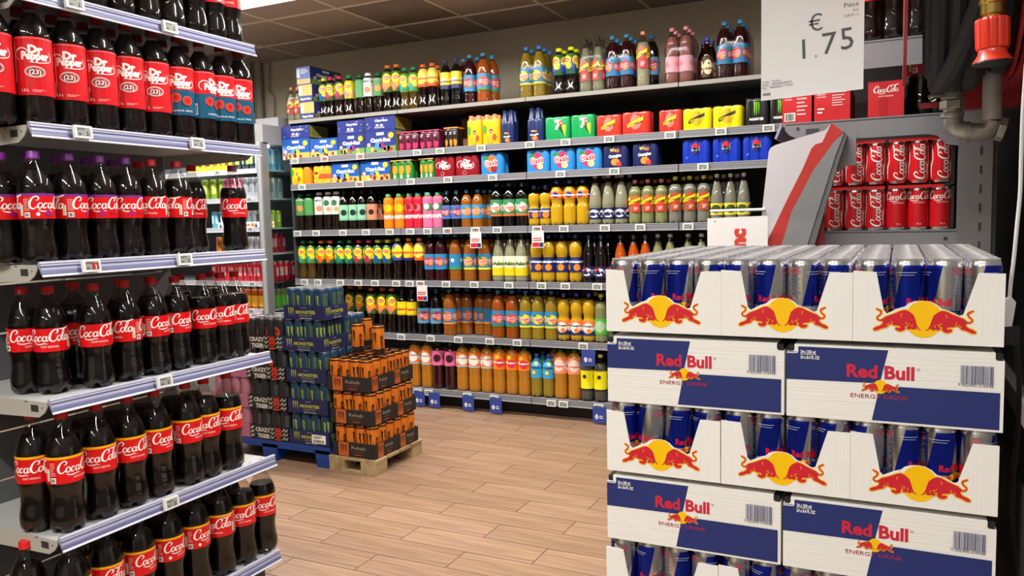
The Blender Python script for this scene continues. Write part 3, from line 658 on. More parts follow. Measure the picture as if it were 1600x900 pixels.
#==================================================================== RIGHT COLA SHELVES (seen from their end)
RX0, RX1, RY0, RY1 = -.302, .146, 2.43, 3.70
t = thing('right_rack', 'grey slotted steel rack end with dark back panels right of the red cola cans', 'shelving', (RX1, RY0, 0))
pb = MB().box(0, 0, 0, .079, .03, 2.4, mat('upright_grey', '#6e6c6c', .45)).box(.079, .006, 0, .09, .03, 2.4, DSTEEL)
zz = .1
for i in range(46): pb.box(.050, -.001, zz, .0545, .0005, zz+.022, slotm); zz += .05
ob('post', pb.mesh('post', False), t)
bpr = MB().box(.0, 0, .002, .02, RY1-RY0, .146, mat('dark_back_panel', '#2c2c2e', .6)).mesh('back_panel', False)
for i in range(16): ob('back_panel', bpr, t, (0, .03, .03+.15*i))
rsm = mat('right_bracket_grey', '#77777a', .45)
def right_shelf(z, lab, hh=.06):
    t = thing('right_display_shelf', lab, 'shelf', (0, 0, z), 0, 'shelves of the right cola display')
    ob('shelf_plate', MB().box(RX0, RY0+.003, -.01, RX1, RY1, 0, rsm).mesh('shelf_plate', False), t)
    pts = [(RX0+.008, 0), (RX1, 0), (RX1, -hh-.035), (RX1-.03, -hh-.03), (RX1-.05, -hh-.006), (RX1-.075, -hh), (RX0+.06, -hh), (RX0+.02, -.035), (RX0+.008, -.02)]
    b = MB().prism(pts, RY0, RY0+.003, rsm).box(RX0+.065, RY0-.001, -.034, RX0+.10, RY0, -.02, DSTEEL).box(RX0+.04, RY0-.001, -.022, RX0+.047, RY0, -.014, slotm).box(RX1-.03, RY0-.001, -.028, RX1-.022, RY0, -.02, slotm).box(RX0+.01, RY0-.001, -.0055, RX1, RY0, -.004, DSTEEL)
    ob('bracket', b.mesh('bracket', False), t); ob('bracket', b.mesh('bracket', False), t, (0, RY1-RY0-.004, 0))
    ob('price_rail', MB().prism([(RX0, -.002), (RX0-.004, -.002), (RX0-.02, -.042), (RX0-.014, -.044), (RX0, -.012)], RY0-.008, RY1, railc).mesh('price_rail', False), t)
right_shelf(1.775, 'upper grey shelf behind the hose reel with dark cola bottles', .075); right_shelf(1.567, 'grey shelf carrying red cartons behind the price sign', .055); right_shelf(1.255, 'grey shelf carrying two layers of red cola cans', .05)
CR = ink('#c4101a', .3)
def cokecan_art(vert):
    a = Art(); R = .0262; w = PI*R; a.rect(-w, .007, w, .108, CR)
    if vert:
        for c in (-w*.66, 0, w*.66): a.put(CS_W, c+.012, .011, .0255, rot=PI/2); a.L += 1; a.stroke([(c+.022, .012, .001), (c+.020, .04, .004), (c+.026, .065, .002), (c+.022, .1, .003)], WHITE, layer=a.L)
    else:
        for c in (0, w): a.put(CS_W, c-.036, .084, .0195); a.text('GOÛT ORIGINAL', c, .072, .006, WHITE, width=.03)
        a.rect(w*.45, .015, w*.55, .045, ink('#e0e0c0')); a.lines(w*.3, .012, w*.42, .06, ink('#e8a8a8'), 8, 4); a.text('33 cl', 0, .014, .006, WHITE, layer=a.L)
    return a
K['coke_v'] = can('cola_can', .0262, .116, cokecan_art(True), neck=.92); K['coke_h'] = can('cola_can', .0262, .116, cokecan_art(False), neck=.92)
lay = {0: ['coke_v']*5+['coke_h']*3, 1: ['coke_v']*8}
for L in (0, 1):
    its = []; z = 1.2553+L*.1275
    for r in range(3):
        for i in range(8):
            x = -.268+i*.0535; o = place(K[lay[L][i]], (x, RY0+.034+r*.054, z), (.1 if i < 5 else .1)+(0 if r == 0 else random.uniform(0, 6)) + (.15 if i % 2 else 0))
            tag(o, f'red cola can, {ORD[i+1]} from left in {["end", "second", "third"][r]} row, {"lower" if L == 0 else "upper"} layer on right shelf', 'can', f'red cola cans, {"lower" if L == 0 else "upper"} layer')
    for j, (xa, xb) in enumerate(((-.226, -.030), (-.022, .115))):
        tag(ob('carton_sleeve', MB().box(xa, RY0+.006, z+.1165, xb, RY0+.17, z+.122, CR).box(xa, RY0+.005, z+.114, xb, RY0+.0065, z+.122, CR).mesh('sleeve', False)),
            f'flat red card collar over the {"left" if j == 0 else "right"} cans of the {"lower" if L == 0 else "upper"} layer', 'card collar', 'red card collars on the cola cans')
    a = Art(); a.text('GOÛT ORIGINAL', 0, 0, .005, WHITE)
# white edged fold of a can pack
def carton(name, label, x, y, z, w, d, h, m, art=None, side=None, group=None, cat='box', rz=0, sidem=None):
    t = thing(name, label, cat, (x, y, z), rz, group); b = MB().box(0, 0, 0, w, d, h, m)
    ob('carton_body', b.mesh(name+'_body', False), t)
    if art: ob('printed_front', art.mesh(name+'_print', flat(0, 0, 0), step=.0004), t)
    if side: ob('printed_side', side.mesh(name+'_side', flatx(w, 0, 0), step=.0004), t)
    return t
p4 = [(-0.304, 1.575), (-0.224, 1.569), (-0.217, 1.578), (-0.122, 1.57), (-0.076, 1.572), (0.014, 1.572), (0.012, 1.655)]
RC = ink('#b8141e', .45)
for i, (xa, xb) in enumerate(((p4[0][0], p4[1][0]), (p4[2][0], p4[3][0]), (p4[4][0], p4[5][0]))):
    w = xb-xa; a = Art()
    if i < 2:
        a.lines(w*.08, .065, w*.45, .085, ink('#e8b0b0'), 3, 4); a.lines(w*.5, .02+.02*(i), w*.92, .075, ink('#e8b0b0'), 5, 7); a.rect(w*.08, .006, w*.45, .03, WHITE) if i == 0 else a.lines(w*.1, .02, w*.3, .04, WHITE, 2)
        if i == 0: a.bars(w*.1, .008, w*.43, .028, BLACK, 14)
        if i == 1: a.rect(w*.5, .078, w*.9, .096, WHITE); a.bars(w*.52, .08, w*.7, .094, BLACK, 8)
    else: a.rect(w*.30, 0, w*.55, .098, ink('#a8121a')); a.put(CS_W, w*.16, .068, w*.185); a.text('GOÛT ORIGINAL', w*.5, .055, .005, WHITE)
    carton('red_carton', ['red can carton with white barcode panel, leftmost under the price sign', 'red can carton with small white print, below the price sign', 'red carton with white script logo, right of the price sign'][i], xa, 2.45, 1.5675, w, .2 if i != 1 else .3, .1 if i < 2 else .098, RC, a, group='red cola cartons')
for i, x in enumerate((.06, .10)):
    o = place(K['cola'], (x, 2.55, 1.5675), 1.0); tag(o, f'shaded cola bottle behind the hose, {"left" if i == 0 else "right"} of two, middle right shelf', 'bottle', 'shaded bottles on the right display')
for i, px in enumerate([-0.072, -0.01, 0.051, 0.111]):
    o = place(K['cola'], (px, 2.52, 1.7755), -.3+.4*i); tag(o, f'dark cola bottle with red label on the upper right shelf, {["leftmost", "second from left", "third from left", "rightmost"][i]}', 'bottle', 'cola bottles on the upper right shelf')
# printed header panel at the shelf end, arm and hanging card
HP = 2.36
t = thing('header_panel', 'pale grey shelf-end panel with red and grey swooshes', 'sign', (0, HP, 0))
white = [(-0.337, 1.21), (-0.35, 1.281), (-0.341, 1.37), (-0.329, 1.484), (-0.324, 1.494), (-0.312, 1.501), (-0.245, 1.518), (-0.179, 1.534), (-0.164, 1.552), (-0.133, 1.527), (-0.154, 1.463), (-0.233, 1.187), (-0.243, 1.133), (-0.337, 1.132)]
red = [(-0.164, 1.552), (-0.133, 1.526), (-0.157, 1.5), (-0.209, 1.427), (-0.266, 1.312), (-0.293, 1.217), (-0.308, 1.132), (-0.361, 1.132), (-0.338, 1.217), (-0.278, 1.347), (-0.236, 1.434), (-0.215, 1.486), (-0.205, 1.496), (-0.187, 1.501)]
grey = [(-0.157, 1.5), (-0.131, 1.524), (-0.153, 1.463), (-0.233, 1.187), (-0.246, 1.133), (-0.308, 1.132), (-0.293, 1.217), (-0.266, 1.312), (-0.209, 1.427)]
ob('panel', MB().prism(white, 0, .012, mat('pale_panel', '#b9b6ba', .5)).mesh('panel', False), t)
ob('red_swoosh', MB().prism(red, -.002, 0, mat('panel_red', '#a82a22', .45)).mesh('red_swoosh', False), t)
ob('grey_swoosh', MB().prism(grey, -.0022, 0, mat('panel_grey', '#77797a', .45)).mesh('grey_swoosh', False), t)
g2 = [(-0.132, 1.527), (-0.124, 1.516), (-0.143, 1.451), (-0.213, 1.187), (-0.234, 1.187), (-0.154, 1.464)]
ob('panel_edge', MB().prism(g2, .0, .03, mat('panel_edge_grey', '#595b5c', .5)).mesh('panel_edge', False), t)
g3 = [(-0.165, 1.532), (-0.103, 1.531), (-0.102, 1.436), (-0.131, 1.434), (-0.134, 1.424), (-0.164, 1.422)]
tag(ob('panel_bracket', MB().prism(g3, 2.385, 2.40, rsm).mesh('panel_bracket', False)), 'grey steel holder plate right of the red-tipped panel', 'bracket')
g4 = [(-0.194, 1.337), (-0.183, 1.34), (-0.181, 1.204), (-0.177, 1.131), (-0.263, 1.131), (-0.236, 1.195)]
tag(ob('red_board', MB().prism(g4, 2.385, 2.398, mat('dark_red_board', '#8e1a1e', .5)).mesh('red_board', False)), 'dark red board behind the pale shelf-end panel', 'board')
arm = [(-0.493, 1.32), (-0.348, 1.321)]
tag(ob('sign_arm', MB().tube([(arm[0][0], 2.356, arm[0][1]), (arm[1][0]+.01, 2.356, arm[1][1])], .004, mat('white_rod', '#d8d8d8', .4)).mesh('sign_arm')), 'thin white rod holding the hanging card by the panel', 'rod')
cdp = [(-0.498, 1.299), (-0.345, 1.303)]
t = thing('hanging_card', 'white card with red rotated lettering hung from a white rod', 'sign', (cdp[0][0], 2.34, cdp[0][1]-.30))
ob('card', MB().prism([(0, 0), (.17, 0), (.17, .304), (0, .30)], 0, .002, mat('white_card', '#d9d7d6', .6)).mesh('card', False), t)
a = Art(); a.text('nc', .107, .213, .058, ink('#c8392c'), bold=.06, rot=PI/2, align='l'); ob('red_letters', a.mesh('letters', flat(0, -.0005, 0)), t)
ob('hook', MB().tube([(.022, -.001, .29), (.022, .006, .303), (.022, .016, .32)], .0012, DSTEEL, 6).mesh('hook'), t)
# price sign hanging over the stack
sg = [(-0.279, 1.562), (-0.068, 1.569)]
sgw = sg[1][0]-sg[0][0]
t = thing('price_sign', 'large white hanging price sign reading 1,75 euro above the stack', 'sign', (sg[0][0], 1.88, sg[0][1])); t.rotation_euler = (0, 0, 0)
slope = (sg[1][1]-sg[0][1])/sgw
ob('sheet', MB().prism([(0, 0), (sgw, slope*sgw), (sgw, .297), (0, .295)], 0, .0015, mat('white_paper_sign', '#fafafa', .5)).mesh('sheet', False), t)
a = Art(); G_ = ink('#55565a'); u = sgw/845.; r_ = .035     # unit: crop pixels of a 845 wide sheet
def sp(x, y): return ((x-48)*u, (830-y)*u)
a.text('€', *sp(508, 268), .225*sgw*1.05, G_, rot=r_+.02, width=sgw*.135); p = sp(412, 497); a.text('1', p[0], p[1], .29*sgw, G_, rot=r_); p = sp(510, 497); a.text(',', p[0], p[1]+.002, .12*sgw, G_, layer=a.L)
p = sp(625, 475); a.text('7', p[0], p[1], .31*sgw, G_, rot=r_+.02, layer=a.L); p = sp(765, 452); a.text('5', p[0], p[1], .31*sgw, G_, rot=r_+.04, layer=a.L)
for s, x, y, h in (('Pièce', 848, 98, .066), ('Soit', 850, 138, .035), ('7,00 € / L', 852, 178, .035)): p = sp(x, y); a.text(s, p[0], p[1], h*sgw*1.0, G_, rot=r_+.02, align='r', layer=a.L)
for s, x, y in (('Poids :  0,250 L', 63, 680), ('EAN :  9002490205973', 63, 706), ('Ref :  99050803 / 713541', 63, 732), ('——', 63, 752)): p = sp(x, y); a.text(s, p[0], p[1], .031*sgw, G_, rot=.05, align='l', layer=a.L)
a.bars(sp(63, 0)[0], sp(0, 790)[1], sp(130, 0)[0], sp(0, 765)[1], G_, 9)
ob('sign_print', a.mesh('sign_print', flat(0, -.0003, 0)), t)
ob('hanging_thread', MB().tube([(.03, 0, .295), (.03, 0, CEIL-sg[0][1])], .0008, WHITE, 5).tube([(sgw-.03, 0, .295), (sgw-.03, 0, CEIL-sg[0][1])], .0008, WHITE, 5).mesh('thread'), t)
# fire hose reel
HC = (.10, 2.06, 1.86); redm = mat('fire_red', '#8a1216', .45); hosem = mat('black_rubber_hose', '#0b0b0c', .75, bump=((20, 200, 200), .1))
t = thing('hose_reel', 'red wall fire hose reel wound with thick black hose', 'hose reel', HC)
def disc(x0, x1, R): 
    b = MB(); pts = [(R*math.cos(2*PI*i/48), R*math.sin(2*PI*i/48)) for i in range(48)]; return b.prism(pts, x0, x1, redm, 'x')
ob('reel_flange', disc(-.092, -.085, .265).mesh('flange', True), t); ob('reel_flange', disc(.115, .121, .265).mesh('flange', True), t)
path = []
for i in range(48*4+1):
    th = 2*PI*i/48; path.append((-.062+.042*i/48, .228*math.cos(th), .228*math.sin(th)-.012+.006*math.sin(i*.7)))
ob('hose', MB().tube(path, .0215, hosem, 10).mesh('hose'), t)
path = [(-.045+.032*i/40, .250*math.cos(2*PI*i/40), .262*math.sin(2*PI*i/40)-.008) for i in range(40*3+1)]
ob('hose', MB().tube(path, .020, hosem, 10).mesh('hose'), t)
ob('loose_hose_end', MB().tube(cr([(.085, -.30, .12), (.082, -.29, .0), (.062, -.27, -.09), (.03, -.22, -.19), (.0, -.13, -.262), (-.02, 0, -.275)], 6), .021, hosem, 10).mesh('hose_end'), t)
cabm = mat('dark_red_cabinet', '#8a1018', .4, coat=.2)
tag(ob('reel_cabinet', MB().box(.125, 2.335, 1.56, .330, 2.38, 2.30, cabm).box(.226, 1.75, 1.602, .33, 2.335, 2.30, redm).box(.225, 1.75, 1.595, .33, 2.36, 1.612, redm).mesh('reel_cabinet', False)), 'red steel cabinet plate behind the hose nozzle at top right', 'cabinet')
brass = mat('brass', '#a58a45', .3, .9); org = mat('orange_nozzle_plastic', '#e0361e', .4, coat=.2)
nz = [(0.16, 1.581), (0.156, 1.657)]
t = thing('hose_nozzle', 'orange hose nozzle with brass coupling hanging at top right', 'nozzle', (nz[0][0], 1.78, nz[0][1])); t.rotation_euler = (0, -.03, 0)
ob('nozzle_skirt', MB().lathe([(.0335, 0), (.034, .004), (.030, .010), (.025, .018), (.0235, .028), (.0235, .030)], 28, org).mesh('nozzle_skirt'), t)
ob('nozzle_grip', MB().lathe([(.026, .028), (.0275, .034), (.028, .080), (.026, .084)], 48, org, mod=lambda r, z, a: (r*(1+.045*(1 if math.cos(12*a) > -.6 else -1)), z)).mesh('nozzle_grip', angle=20), t)
ob('brass_coupling', MB().lathe([(.018, .084), (.018, .09), (.0205, .092), (.0205, .110), (.023, .112), (.023, .119), (.021, .120), (.021, .124), (.023, .126), (.023, .175)], 28, brass).mesh('brass_coupling', angle=30), t)
ob('rubber_ring', MB().lathe([(.0345, -.001), (.0352, .001), (.0345, .003)], 28, BLACK).mesh('rubber_ring'), t)
# pipe fittings
pf = mat('galvanised_fitting', '#8c877c', .38, .55, bump=((60, 60, 60), .2)); PYY = 2.12
f = [(0.113, 1.605), (0.115, 1.513), (0.132, 1.49), (0.18, 1.484), (0.196, 1.504), (0.192, 1.619)]
t = thing('pipe_fitting', 'grey metal elbow pipe and valve below the black hose', 'pipe', (f[0][0], PYY, 0))
x0 = f[0][0]; L_ = lambda p, dy=0: (p[0]-x0, dy, p[1])
ob('elbow_pipe', MB().tube(cr([L_(f[0]), L_(f[1]), L_((f[2][0]-.012, f[2][1]+.008)), L_(f[2]), L_((.5*(f[2][0]+f[3][0]), f[3][1])), L_(f[3]), L_((f[4][0]-.004, f[3][1]+.010)), L_(f[4])], 5), .0205, pf, 16).mesh('elbow_pipe'), t)
def nut(zc, h, r, six=False): return MB().lathe([(r*.95, -h/2), (r, -h/2+.002), (r, h/2-.002), (r*.95, h/2)], 6 if six else 20, pf, 0, 0, zc)
for zc, h, r, sx in ((f[0][1]-.012, .02, .026, True), (f[0][1]-.035, .018, .024, False), (f[0][1]-.056, .02, .027, True), (f[0][1]-.080, .012, .0245, False)): ob('valve_nut', nut(zc, h, r, sx).mesh('valve_nut', angle=30), t)
ob('collar', MB().tube([L_((f[2][0]+.008, f[3][1])), L_((f[2][0]+.018, f[3][1]))], .0245, pf, 18).mesh('collar'), t)
ob('elbow_cap', MB().tube([L_((f[4][0]+.008, f[3][1]+.004)), L_((f[4][0]+.022, f[3][1]+.0))], .027, pf, 6).mesh('elbow_cap', angle=20), t)
ob('valve_lever', MB().tube(cr([(-.018, -.01, f[0][1]-.035), (-.036, -.02, f[0][1]-.034), (-.05, -.02, f[0][1]-.04)], 4), .006, pf, 8).box(-.066, -.026, f[0][1]-.062, -.03, -.02, f[0][1]-.050, redm).mesh('valve_lever'), t)
tag(ob('riser_pipe', MB().tube([(f[5][0], PYY+.0, f[4][1]+.004), (f[5][0]-.001, PYY, f[4][1]+.12)], .0195, mat('painted_riser', '#a29a8e', .5), 16).mesh('riser_pipe')), 'short painted vertical pipe rising from the metal elbow', 'pipe')
# cables and adapter at the right edge
wp = [(0.193, 1.497), (0.192, 1.4), (0.192, 1.334), (0.189, 1.279), (0.186, 1.224), (0.182, 1.173), (0.181, 1.143)]
t = thing('power_adapter', 'white power adapter on a white cable beside the stack', 'adapter', (wp[-1][0]+.0, 1.62, wp[-1][1]))
ob('cable', MB().tube(cr([(p[0]-wp[-1][0], 0, p[1]-wp[-1][1]) for p in [(wp[0][0]+.01, wp[0][1]+.25)]+wp], 5), .0032, mat('white_cable', '#c9c9c8', .45), 8).mesh('cable'), t)
ob('adapter_body', MB().prism([(-.009, -.044), (.004, -.042), (.009, .0), (.003, .008), (-.003, .008), (-.007, .003)], -.008, .008, mat('white_adapter', '#c8cac8', .45)).mesh('adapter_body', False), t)
bp = [(0.185, 1.088), (0.193, 1.06), (0.199, 0.998), (0.199, 0.906), (0.194, 0.813), (0.199, 0.707), (0.208, 0.578)]
tag(ob('black_cable', MB().tube(cr([(p[0], 1.62, p[1]) for p in bp], 5), .0042, BLACK, 8).box(bp[0][0]-.012, 1.61, bp[0][1]-.02, bp[0][0]+.012, 1.63, bp[0][1]+.012, BLACK).mesh('black_cable')), 'black power lead and plug hanging down beside the stack', 'cable')

#==================================================================== BACK RACK (far wall of drinks)
BY = 4.70; BX = [-4.13, -3.149, -2.162, -1.168, -.17, .31]; BZ = {1: 2.099, 2: 1.812, 3: 1.615, 4: 1.269, 5: .902, 6: .519, 7: .135}
SN = {1: 'top', 2: 'second', 3: 'third', 4: 'fourth', 5: 'fifth', 6: 'sixth', 7: 'bottom'}
blackp = mat('black_back_panel', '#19191b', .6)
t = thing('back_rack', 'tall dark rack with slatted back panels along the far wall', 'shelving', (BX[0], BY, 0))
W5 = BX[-1]-BX[0]
for x in BX: ob('upright', MB().box(-.02, .50, 0, .02, .56, 2.16, DSTEEL).mesh('upright', False), t, (x-BX[0], 0, 0))
bpm = MB().box(.02, .49, .003, W5-.02, .50, .147, blackp).mesh('back_panel', False)
for i in range(14): ob('back_panel', bpm, t, (0, 0, .02+.15*i))
ob('kick_board', MB().box(0, .10, 0, W5, .11, .09, blackp).mesh('kick_board', False), t)
ob('side_panel', MB().box(-.02, .02, 0, 0, .56, 2.1, DSTEEL).mesh('side_panel', False), t)
graybar = mat('back_rail_grey', '#77777c', .4); graylite = mat('back_rail_edge', '#a0a0a6', .4); topsh = mat('top_shelf_grey', '#8f8c86', .5); shin = mat('shelf_board_grey', '#6a6a6a', .5); under = mat('shelf_shaded_underside', '#3c3b3a', .6)  # under: darker shelf grey, the shade below each board put into the colour
for k in range(1, 8):
    for j in range(5):
        x0, x1 = BX[j]+.003, BX[j+1]-.003
        t = thing('rack_shelf', f'grey steel {SN[k]} shelf of the back rack, {["leftmost", "second", "third", "fourth", "rightmost"][j]} bay', 'shelf', (x0, BY, BZ[k]), 0, 'shelves of the back rack'); w = x1-x0
        if k == 1:
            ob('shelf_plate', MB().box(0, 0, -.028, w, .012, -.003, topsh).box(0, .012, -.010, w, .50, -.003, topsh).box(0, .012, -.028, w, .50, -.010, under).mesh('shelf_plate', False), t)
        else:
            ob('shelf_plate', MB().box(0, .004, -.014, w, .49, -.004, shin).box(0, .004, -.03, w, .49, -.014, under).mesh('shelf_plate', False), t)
            r = MB().box(0, -.008, -.040, w, .003, 0, graybar).box(0, -.010, -.002, w, -.004, .002, graylite).box(0, -.012, -.042, w, -.004, -.036, graylite).box(0, -.0095, -.014, w, -.008, -.012, graylite)
            ob('price_rail', r.mesh('price_rail', False), t)
        ob('bracket', MB().prism([(.03, -.03), (.49, -.03), (.49, -.11), (.42, -.11)], 0, .003, DSTEEL, 'x').mesh('bracket', False), t)
TB = tag_mesh(.064, .040); TBR = tag_mesh(.064, .040, True)
TAGX = {2: ([-4.065, -3.788, -3.466, -2.985, -2.8, -2.484, -2.129, -1.881, -1.593, -1.214, -0.917, -0.654], (1, 2)), 3: ([-4.009, -3.481, -3.044, -2.745, -2.403, -1.919, -1.562, -1.021], (1,)),
  4: ([-4.074, -3.896, -3.647, -3.441, -3.236, -3.063, -2.921, -2.762, -2.543, -2.379, -2.09, -1.903, -1.628, -1.402, -1.109], (7, 8, 10)), 5: ([-4.029, -3.9, -3.691, -3.528, -3.38, -3.197, -3.083, -2.993, -2.785, -2.564, -2.303, -2.066, -1.9, -1.684], (7,)),
  6: ([-3.17, -2.924, -2.701, -2.457, -2.251, -1.784], ()), 7: ([-3.046, -2.955, -2.643, -2.434, -2.014, -1.928, -1.686], ())}
promo_w = mat('promo_card', '#d8d4d0', .5); blue_card = mat('blue_promo_card', '#2b3f8c', .5)
for k, (xs, redi) in TAGX.items():
    for i, x in enumerate(xs):
        rt = ob('price_tag', None, None, (x, BY-.016, BZ[k]-.022 if k != 7 else BZ[k]-.026)); T_ = TBR if i in redi else TB
        ob('tag_frame', T_[0], rt); ob('tag_screen', T_[1], rt)
        tag(rt, f'{"red-screened" if i in redi else "grey-screened"} white price tag, {ORD[i+1] if i < 14 else "fifteenth"} from left on the {SN[k]} rail of the back rack', 'price tag', f'price tags on the {SN[k]} rail of the back rack')
def promo(x, z, kind, lab):
    w, h = (.085, .11) if kind == 'red' else (.09, .105)
    t = thing('promo_card', lab, 'card', (x, BY-.028, z))
    ob('card', MB().box(-w/2, 0, -h, w/2, .002, 0, promo_w if kind == 'red' else blue_card).mesh('promo', False), t)
    a = Art()
    if kind == 'red': a.rect(-w*.45, -h*.95, w*.1, -h*.70, ink('#c8202e')); a.rect(w*.12, -h*.95, w*.45, -h*.70, ink('#27306a')); a.lines(-w*.4, -h*.62, w*.4, -h*.38, ink('#c8202e'), 2, 6)
    else: a.poly([(-w*.34, -h*.62), (-w*.20, -h*.44), (-w*.06, -h*.62), (-w*.20, -h*.80)], WHITE); a.ell(-w*.2, -h*.62, w*.05, w*.05, ink('#c8202e')); a.lines(.0, -h*.74, w*.40, -h*.5, WHITE, 2, 4)
    ob('print', a.mesh('promo_print', flat(0, -.0005, 0)), t)
px = [-2.538, -2.082]; promo(px[0], BZ[4]-.03, 'red', 'white and red promotion card under the fourth rail, left of the two'); promo(px[1], BZ[4]-.03, 'red', 'white and red promotion card under the fourth rail, right of the two')
px = [-2.976]; promo(px[0], BZ[5]-.03, 'red', 'white and red promotion card under the fifth rail')
px = [-3.028, -2.905, -2.632, -2.419, -1.679]
for i, x in enumerate(px): promo(x, BZ[7]-.02, 'blue', 'small blue card with white diamond under the bottom rail, '+['leftmost', 'second from left', 'third from left', 'fourth from left', 'rightmost'][i])
px = [-1.748]; promo(px[0], BZ[6]-.04, 'blue', 'small blue card with white diamond hanging under the sixth rail')

def bt(key, desc, H, R, prof, liq, fill, cap, lab, lz, lh, capw=None, petal=0, glassy=None, cat='bottle', name='drink_bottle'):
    K[key] = bottle(name, H, R, prof, liq, fill, cap, (lambda r: lab(r, lh*H)) if lab else None, lz, capw, seg=20, petal=petal, glassy=glassy, cat=cat, lift=.0008); K[key]['desc'] = desc
l_dark = liquid('#1a0d08', 'dark_tea'); l_purple = liquid('#3c0a18', 'berry'); l_amber = liquid('#b46c22', 'peach'); l_or = liquid('#dc9428', 'orange_juice'); l_yel = liquid('#b0982c', 'lemon_apple'); l_yor = liquid('#ecc020', 'orange_soda')
l_clear = liquid('#acae92', 'pale_lemon'); l_green = liquid('#a0a876', 'pale_green'); l_grey = liquid('#94988e', 'tonic'); l_black = liquid('#0c0b0e', 'blackcurrant'); l_pink = liquid('#b07470', 'pink_soda'); l_brown = liquid('#3a1c0a', 'mate'); l_deep = liquid('#5c1008', 'deep_orange'); l_oj = liquid('#d8600f', 'bright_orange')
ART = lambda f, *a_, **k_: (lambda R, h: f(R, h, *a_, **k_))
bt('greentea', 'dark tea bottle with green peach label', .28, .0385, P_SQUAT, l_dark, .93, '#17603c', ART(L_band, '#4c8a4e', '', disc=('#e08a4a', .42, .6), head=('#c8d8b8', .12), wy=.8, size=.14), .42, .46, .6)
bt('greentea2', 'dark tea bottle with plain green label', .28, .0385, P_SQUAT, l_dark, .93, '#17603c', ART(L_band, '#4f9455', '', head=('#d8d0a0', .08), size=.2, wcol='#bfe0a0', wy=.6), .42, .46, .6)
bt('whitetea', 'dark tea bottle with white label and white cap', .285, .038, P_SQUAT, l_dark, .93, '#e8e8e4', ART(L_band, '#cfd8d2', 'MAY', '#2c4a3a', disc=('#e8865a', .35, .6), size=.14, wy=.8), .42, .46, .6)
bt('whitetea2', 'dark tea bottle with white label and green leaves', .285, .038, P_SQUAT, l_dark, .93, '#e8e8e4', ART(L_band, '#d6dcd8', '', '#2c4a3a', disc=('#e09a5a', .3, .45), dcol2=('#3c6a4a', .65, .6), size=.14, wy=.85), .42, .46, .6)
bt('minttea', 'dark tea bottle with mint green label', .285, .040, P_RIB, l_dark, .9, '#1c1c1c', ART(L_band, '#8ec4a4', '', '#1e3a30', disc=('#1c2c28', .5, .55), size=.2, foot=('#7ab492', .12)), .25, .40)
bt('salmontea', 'dark tea bottle with salmon pink label', .285, .040, P_RIB, l_dark, .9, '#1c1c1c', ART(L_band, '#d08868', '', '#5a2a1c', disc=('#2c2220', .5, .5), size=.2), .25, .40)
def popfull(c1, fr, word):
    return lambda R, h: L_band(R, h, c1, word, '#ffffff', dcol2=(fr[0], .68, .55), disc=(fr[1], .66, .75), size=.15, wy=.36, wbold=.06)
bt('poporange', 'orange smoothie bottle with yellow mango print', .25, .037, P_SQUAT, l_oj, .95, '#2c8c3c', popfull('#ee7c12', ('#f8a81c', '#f4c818'), "POP'S"), .03, .86, .6)
bt('popred', 'red juice bottle with pomegranate print', .25, .035, P_SQUAT, l_oj, .95, '#178a6a', popfull('#c81c34', ('#8c1024', '#e06a74'), "POP'S"), .03, .86, .6)
bt('poppink', 'pink juice bottle with dragon fruit print', .25, .038, P_SQUAT, l_oj, .95, '#178a6a', popfull('#d86a92', ('#e8e4e4', '#4a7a4a'), "POP'S"), .03, .86, .6)
bt('oasispurple', 'small berry drink bottle with purple-blue label', .255, .0375, P_RIB, l_black, .88, '#3c86b8', ART(L_oasis, fruit='#8c2c7c', band='#4a6ab0'), .25, .36)
bt('oasisamber', 'small amber drink bottle with blue orange-fruit label', .255, .041, P_RIB, l_amber, .88, '#3c90c8', ART(L_oasis, fruit='#f08a2c', band='#2f8cc8'), .25, .36)
bt('oasisgreen', 'tall black drink bottle with green label', .29, .0445, P_RIB, l_black, .88, '#1c5a3c', ART(L_oasis, fruit='#e0e0d0', band='#3c8a5a', foot='#d86a3c'), .25, .38)
bt('orangina', 'small yellow soda bottle with navy orange label', .265, .040, P_CURVY, l_yor, .80, '#27408c', ART(L_band, '#1f2f6a', 'Orangina', disc=('#f0862c', .35, .55), size=.2, wy=.72), .20, .24, petal=5)
bt('fanta', 'yellow soda bottle with bright orange label', .29, .0435, P_CURVY, l_yor, .86, '#2c4a8c', ART(L_band, '#ee741c', 'Fanta', '#ffffff', dcol2=('#1f2f7c', .5, .45), size=.34), .60, .17, petal=5)
bt('ifri', 'clear tapering lemonade bottle with navy oval label', .315, .0425, P_CONE, l_clear, .84, '#d8d8d8', ART(L_band, '#1a2250', 'ifri', '#1a2250', oval='#f0f0f0', size=.42, wbold=.08), .12, .22, petal=5)
bt('ifriblack', 'black tapering soda bottle with white oval label', .305, .0425, P_CONE, l_black, .86, '#1f2c6a', ART(L_band, '#2a2458', 'ifri', '#1a2250', oval='#f0f0f0', dcol2=('#c8202e', .7, .3), size=.42, wbold=.08), .12, .22, petal=5)
bt('schorange', 'tonic bottle with orange cap, pink citrus label', .27, .0405, P_ROUND, l_green, .86, '#e8806a', ART(L_schweppes), .28, .40, petal=5)
bt('schyellow', 'clear tonic bottle with yellow cap and orange label', .28, .0415, P_ROUND, l_grey, .84, '#c8c83c', ART(L_schweppes, panel='#b84a24', fruit='#b84a24'), .28, .42, petal=5)
bt('spring', 'clear cone-neck bottle with silver cap and yellow label', .285, .038, P_CONE, l_grey, .84, '#c8c8cc', ART(L_band, '#e8dc3c', '', oval='#3c4a1c'), .16, .24)
def teas(key, desc, top, low, ground, cap, H=.29, R=.0405, liq=None): bt(key, desc, H, R, P_TEA, liq or l_dark, .9, cap, ART(L_tea, top=top, low=low, ground=ground), .42, .44, .50)
